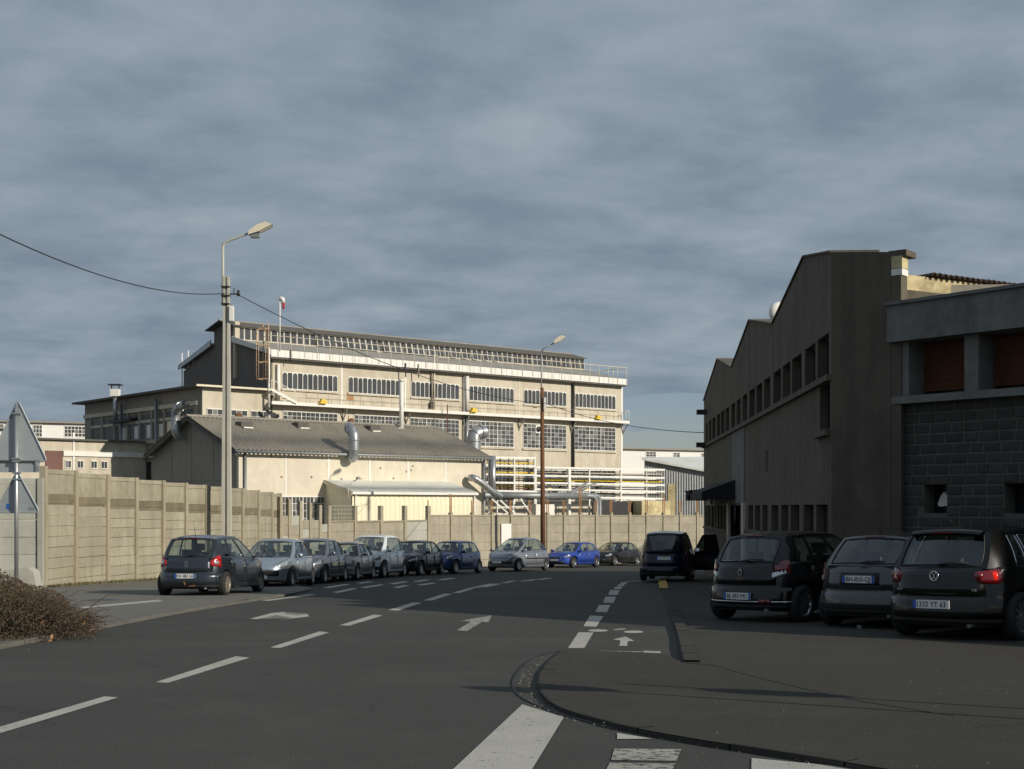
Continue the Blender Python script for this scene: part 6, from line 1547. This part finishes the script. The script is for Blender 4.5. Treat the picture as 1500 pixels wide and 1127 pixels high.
def place(px, py, side_pt, head, P_, up=0.0):
    """near side mid-wheelbase contact point at pixel -> body centre"""
    p = G(px, py, up); h = R(head); fwd = Vector((math.sin(h), math.cos(h))); right = Vector((math.cos(h), -math.sin(h)))
    c_ = p-right*side_pt*(P_['W']/2-0.1); xfa = P_['L']/2-P_['fo']; mid = xfa-P_['wb']/2
    c_ = c_-fwd*mid
    return (c_.x, c_.y, up)

hatch_edge = [(-1, 0.93), (-0.8, 0.97), (-0.3, 0.94), (0.2, 0.91), (0.42, 0.90), (0.7, 0.80), (0.9, 0.68), (1, 0.58)]
crown0 = [(-1, 0.0), (-0.9, 0.02), (0.3, 0.03), (0.55, 0.09), (0.85, 0.09), (1, 0.03)]
def spec(**k):
    d = dict(L=4.0, W=1.7, H=1.48, wb=2.57, fo=0.80, edge=hatch_edge, crown=crown0, ws=(0.98, 0.12), rg=(-1.38, -1.86), pillars=[(0.10, 0.40), (0.44, 0.72), (0.76, 0.88)], doors=[(-0.28, 0.78), (-1.18, -0.30)])
    d.update(k); return d
p_night = carpaint('paint_blue_grey', (0.026, 0.036, 0.048)); p_black = carpaint('paint_black_plum', (0.007, 0.006, 0.006), 0.0); p_blk = carpaint('paint_black', (0.004, 0.004, 0.004), 0.0)
p_dgrey = carpaint('paint_dark_grey', (0.042, 0.041, 0.042), 0.1); p_silver = carpaint('paint_silver_blue', (0.33, 0.39, 0.44), 0.6); p_sgrey = carpaint('paint_steel_grey', (0.15, 0.17, 0.20), 0.6)
p_beige = carpaint('paint_old_silver', (0.34, 0.33, 0.30), 0.4); p_white = carpaint('paint_pearl_white', (0.68, 0.72, 0.74), 0.1); p_gblack = carpaint('paint_graphite', (0.02, 0.022, 0.026))
p_blue = carpaint('paint_mid_blue', (0.035, 0.075, 0.21)); p_royal = carpaint('paint_royal_blue', (0.015, 0.055, 0.34), 0.3); p_lgrey = carpaint('paint_light_grey', (0.26, 0.28, 0.32), 0.5); p_navy = carpaint('paint_navy', (0.006, 0.009, 0.026), 0.2); p_green = carpaint('paint_grey_green', (0.08, 0.085, 0.08))

clio_rear = dict(lamps=[(0.62, 0.97, -1.60, [(0, 0.76), (0.6, 0.70), (1, 0.86)], [(0, 0.86), (0.3, 0.98), (0.6, 1.02), (1, 0.92)], m_red, 'tail_lamp'), (0.70, 0.80, None, [(0, 0.79), (1, 0.78)], [(0, 0.88), (1, 0.86)], m_lens, 'inner_lamp')],
    gate=(0.60, 0.92), gw=0.68, bump=0.56, boff=0.022, pz=0.50, plate='DH 483 LA', badge='diamond', bz=0.80, texts=[('CLIO', 0.0, 0.71, 0.055)], towbar=True, ant=0.35)
G1 = 'cars parked in a row along the concrete wall'; G2 = 'dark cars parked nose-in on the right pavement'
S = spec(L=3.99, W=1.84, H=1.50, wb=2.575, fo=0.80, rear=clio_rear, rim=m_rimd, rgu=0.86, rg=(-1.48, -1.80), nR=5.0)
wbx = place(357, 870.5, 1, 9, S, 0.03)
make_car('parked_car', 'dark blue grey hatchback seen from behind with red lamps, first in the wall row', S, G1, (wbx[0], wbx[1], 0.03), 8, p_night)
def face(px, py, th, S, name, label, paint, grp=G1):
    # near (left) side of a car that faces the camera; th = tail direction angle
    h = th+180
    c_ = place(px, py, -1, h, S); return make_car(name, label, S, grp, c_, h, paint)
def lamps_std(z0=0.60, z1=0.74, f0=0.60, sweep=0.10, x1=None, mat=None):
    return [(f0, 0.93, x1, [(0, z0), (1, z0+sweep*0.8)], [(0, z0+0.06), (0.5, z1+sweep*0.4), (1, z1+sweep*0.6)], mat or m_lens, 'headlamp')]
S = spec(L=4.03, W=1.75, H=1.47, wb=2.54, fo=0.86, ws=(1.16, 0.05), edge=[(-1, 0.93), (-0.3, 0.93), (0.2, 0.90), (0.45, 0.87), (0.7, 0.79), (0.9, 0.68), (1, 0.56)], front=dict(lamps=lamps_std(0.60, 0.70, 0.58, 0.14, 1.45), grilles=[(-0.62, 0.62, 0.36, 0.53, m_trim, 'grille', 0.010), (-0.25, 0.25, 0.25, 0.31, m_trim, 'lower_grille', 0.008)], plate=None, pz=0.33, bz=0.66), mirror_mat=p_silver)
face(442, 859.2, 5, S, 'parked_car', 'silver blue hatchback facing the camera with wide black grille, second in the wall row', p_silver)
S = spec(L=4.2, W=1.75, H=1.50, wb=2.6, fo=0.86, ws=(1.12, 0.10), front=dict(lamps=lamps_std(0.60, 0.70, 0.60, 0.14, 1.5), grilles=[(-0.55, 0.55, 0.36, 0.50, m_trim, 'grille', 0.010)], pz=0.42, bz=0.66), side_strip=0.55)
face(490, 853.6, 7, S, 'parked_car', 'steel grey hatchback facing the camera, third in the wall row', p_sgrey)
S = spec(L=4.05, W=1.66, H=1.40, wb=2.46, fo=0.78, nF=8, nR=8, ws=(0.85, 0.25), rg=(-1.15, -1.60), edge=[(-1, 0.88), (-0.6, 0.89), (0.2, 0.86), (0.45, 0.84), (0.8, 0.76), (1, 0.70)], crown=[(-1, 0.0), (0.5, 0.03), (0.9, 0.04), (1, 0.02)], df=[(0.2, 0.03), (0.4, 0.0), (0.7, 0.03)],
    front=dict(lamps=[(0.62, 0.93, 1.78, [(0, 0.56), (1, 0.56)], [(0, 0.68), (1, 0.68)], m_lens, 'headlamp')], grilles=[(-0.60, 0.60, 0.57, 0.67, m_trim, 'grille', 0.012), (-0.9, 0.9, 0.36, 0.50, m_greym, 'bumper', 0.03)], pz=0.42, bz=0.62, bl=0.53))
face(533, 849.4, 7, S, 'parked_car', 'old boxy beige silver hatchback with square headlamps, fourth in the wall row', p_beige)
S = spec(L=4.45, W=1.83, H=1.67, wb=2.73, fo=0.90, rw=0.33, ws=(1.52, 0.30), rg=(-1.60, -2.08), zb=0.22, edge=[(-1, 1.05), (-0.3, 1.03), (0.2, 1.0), (0.5, 0.97), (0.75, 0.88), (0.92, 0.76), (1, 0.64)], front=dict(lamps=lamps_std(0.68, 0.84, 0.56, 0.14, 1.6), grilles=[(-0.6, 0.6, 0.60, 0.645, m_trim, 'grille', 0.012), (-0.45, 0.45, 0.28, 0.42, m_trim, 'lower_grille', 0.010), (0.62, 0.82, 0.32, 0.46, m_trim, 'fog_recess', 0.012), (-0.82, -0.62, 0.32, 0.46, m_trim, 'fog_recess', 0.012)], pz=0.50, bz=0.70))
face(577, 845.8, 11, S, 'parked_car', 'tall pearl white people carrier with dark windscreen, fifth in the wall row', p_white)
S = spec(L=4.3, W=1.80, H=1.47, wb=2.64, fo=0.90, ws=(1.14, 0.05), edge=[(-1, 0.98), (-0.3, 0.95), (0.2, 0.90), (0.45, 0.87), (0.75, 0.78), (1, 0.58)], front=dict(lamps=lamps_std(0.58, 0.70, 0.56, 0.12, 1.6), grilles=[(-0.6, 0.6, 0.30, 0.46, m_trim, 'grille', 0.012)], pz=0.42, bz=0.66))
face(631, 842.4, 15, S, 'parked_car', 'graphite black hatchback with bright headlamps between the white carrier and the blue hatchback', p_gblack)
S = spec(L=3.6, W=1.66, H=1.47, wb=2.37, fo=0.70, ws=(0.98, 0.28), rg=(-1.25, -1.66), pillars=[(0.10, 0.46), (0.52, 0.86)], doors=[(-0.45, 0.75)], edge=[(-1, 0.95), (-0.3, 0.93), (0.2, 0.90), (0.45, 0.88), (0.75, 0.82), (1, 0.66)], front=dict(lamps=[(0.58, 0.90, None, [(0, 0.64), (1, 0.68)], [(0, 0.76), (1, 0.84)], m_lens, 'headlamp')], grilles=[(-0.5, 0.5, 0.30, 0.42, m_trim, 'grille', 0.012)], pz=0.50, bz=0.72))
face(685, 840.2, 24, S, 'parked_car', 'small mid blue three door hatchback left of the silver carrier', p_blue)
S = spec(L=4.28, W=1.75, H=1.64, wb=2.76, fo=0.82, rw=0.30, ws=(1.42, 0.02), rg=(-1.15, -2.0), pillars=[(0.08, 0.36), (0.40, 0.66), (0.70, 0.90)], edge=[(-1, 1.0), (-0.3, 0.99), (0.2, 0.96), (0.45, 0.93), (0.75, 0.85), (0.93, 0.72), (1, 0.60)], front=dict(lamps=lamps_std(0.62, 0.74, 0.60, 0.10, 1.75), grilles=[(-0.55, 0.55, 0.62, 0.69, m_greym, 'grille', 0.010), (-0.85, 0.85, 0.36, 0.50, m_trim, 'lower_grille', 0.012)], pz=0.45, bz=0.72), side_strip=0.62)
face(780, 836.6, 29, S, 'parked_car', 'silver grey rounded people carrier in front of the rusty lamp pole', p_lgrey)
S = spec(L=4.2, W=1.74, H=1.44, wb=2.5, fo=0.86, ws=(1.12, 0.08), edge=[(-1, 0.94), (-0.3, 0.92), (0.2, 0.88), (0.45, 0.85), (0.75, 0.77), (1, 0.58)], front=dict(lamps=lamps_std(0.58, 0.68, 0.58, 0.08, 1.75), grilles=[(-0.45, 0.45, 0.50, 0.60, m_trim, 'grille', 0.012), (-0.6, 0.6, 0.26, 0.38, m_trim, 'lower_grille', 0.010)], pz=0.44, bz=0.62))
face(857, 831.6, 33, S, 'parked_car', 'bright royal blue hatchback with lit-looking headlamps in the far row', p_royal)
S = spec(L=4.3, W=1.78, H=1.45, wb=2.62, fo=0.90, ws=(1.15, 0.05), edge=[(-1, 0.96), (-0.3, 0.94), (0.2, 0.89), (0.45, 0.86), (0.75, 0.77), (1, 0.56)], front=dict(lamps=lamps_std(0.58, 0.69, 0.56, 0.10, 1.75), grilles=[(-0.6, 0.6, 0.28, 0.44, m_trim, 'grille', 0.012)], pz=0.42, bz=0.64))
face(917, 828.7, 35, S, 'parked_car', 'black hatchback right of the bright blue one in the far row', p_gblack)
face(972, 827.3, 38, S, 'parked_car', 'grey green car mostly hidden behind the dark van with the open door', p_green)
# dark people carrier with an open door
vr = dict(lamps=[(0.84, 0.97, -1.85, [(0, 0.78), (1, 0.78)], [(0, 1.15), (1, 1.15)], m_redd, 'tail_lamp')], gate=(0.50, 1.0), gw=0.78, bump=0.50, pz=0.78, plate='', badge='lion', bz=0.95, ant=0.1)
S = spec(L=4.3, W=1.75, H=1.70, wb=2.7, fo=0.85, ws=(1.35, 0.75), rg=(-1.95, -2.08), nR=8, pillars=[(0.10, 0.36), (0.40, 0.66), (0.70, 0.92)], edge=[(-1, 1.02), (0.2, 1.0), (0.5, 0.95), (0.8, 0.80), (1, 0.62)], rear=vr, open_door=(-1, 0), door_ang=60, doors=[(0.05, 1.05), (-0.95, 0.02)], yt=0.62, glass=m_carglassd, glassr=m_carglassd, rgv=(0.05, 0.88))
vx = P(982, 800, 46)
make_car('parked_van', 'navy people carrier seen from behind with its right door wide open', S, 'cars stopped by the dark factory', (vx.x+0.18, vx.y+2.0, 0.05), 11, p_navy)
# three dark cars at the right
def back(px, t, head, S, name, label, paint):
    h = R(head); rc = Vector(((px-750)/F*t, t)); c_ = rc+Vector((math.sin(h), math.cos(h)))*S['L']/2
    return make_car(name, label, S, G2, (c_.x, c_.y, KU), head, paint)
cr2 = dict(lamps=[(0.64, 0.97, -1.64, [(0, 0.82), (0.5, 0.80), (1, 0.84)], [(0, 0.92), (0.3, 1.0), (0.6, 1.02), (1, 0.92)], m_redd, 'tail_lamp'), (0.60, 0.83, None, [(0, 0.70), (1, 0.80)], [(0, 0.80), (1, 0.86)], m_lens, 'reversing_lamp')],
    gate=(0.60, 0.93), gw=0.66, bump=0.56, pz=0.42, plate='BJ-387-MC', badge='diamond', bz=0.80, texts=[('CLIO', 0.0, 0.70, 0.055), ('dCi', -0.55, 0.70, 0.03)], fog=True, stripe=0.33, stripe_mat=m_chrome, ant=0.12)
S = spec(L=4.03, W=1.80, H=1.48, wb=2.575, fo=0.80, rear=cr2, rgu=0.86, rg=(-1.48, -1.80), nR=5.0)
back(1082, 22.2, 44, S, 'parked_car', 'black plum hatchback with clear and red tail lamps, leftmost of three at the right', p_black)
pr = dict(lamps=[(0.74, 0.97, -1.70, [(0, 0.70), (0.6, 0.74), (1, 0.90)], [(0, 0.80), (0.4, 0.95), (1, 0.98)], m_redd, 'tail_lamp'), (0.80, 0.95, None, [(0, 0.71), (1, 0.73)], [(0, 0.75), (1, 0.79)], m_lens, 'inner_lamp')],
    gate=(0.58, 0.92), gw=0.70, bump=0.54, pz=0.735, recess=True, plate='BH-850-QJ', badge='lion', bz=0.87, stripe=0.36, ant=0.1)
S = spec(L=4.03, W=1.80, H=1.46, wb=2.54, fo=0.86, rear=pr, rg=(-1.36, -1.85), ws=(1.1, 0.15))
back(1256, 20.4, 42, S, 'parked_car', 'dark grey hatchback with licence plate on its tailgate, middle of three at the right', p_dgrey)
gr = dict(lamps=[(0.62, 0.97, -1.72, [(0, 0.76), (0.5, 0.74), (1, 0.78)], [(0, 0.90), (0.4, 0.94), (1, 0.93)], m_redd, 'tail_lamp')],
    gate=(0.58, 0.93), gw=0.72, bump=0.555, pz=0.47, plate='1332 YT 63', blue2=False, badge='vw', bz=0.84, texts=[('TDI', -0.58, 0.66, 0.045), ('GOLF', 0.58, 0.66, 0.035)], spoiler=True, spmat=p_blk, ant=0.12, boff=0.03)
S = spec(L=4.2, W=1.83, H=1.49, wb=2.58, fo=0.87, rw=0.32, rear=gr, rg=(-1.62, -1.88), ws=(1.02, 0.40), chrome_win=m_chrome, nR=6.5, spokes=10, pillars=[(0.09, 0.40), (0.44, 0.70), (0.735, 0.83)], roofz=[(-1.62, 1.42), (-0.8, 1.455), (0.15, 1.455), (0.40, 1.41)])
gf = back(1366, 18.0, 46, S, 'parked_car', 'black hatchback with one sunlit red tail lamp, rightmost of three', p_blk)
# round chambers of the golf-type tail lamps; emission on one imitates sun catching it
for o in list(gf.children):
    if o.name.startswith('tail_lamp'):
        n_ = sum((Vector(v.co) for v in o.data.vertices), Vector())/len(o.data.vertices)
        for (dy, r_, mt_) in ((0.18, 0.062, m_redd), (0.06, 0.07, m_sunlens)):
            sgn = 1 if n_.y > 0 else -1
            b = MB(); yy = 0.56 if dy > 0.1 else 0.70; L_ = 2.1
            xx_ = -L_*(1-(yy/0.88)**2.6)**(1/6.5)+0.055; b.lathe([(-0.02, 0.0), (-0.02, r_*0.5), (-0.012, r_*0.9), (0.02, r_)], 16, 'x', (xx_-0.012, yy*sgn, 0.845))
            b.build('lamp_chamber', mt_ if sgn < 0 else m_redd, o)
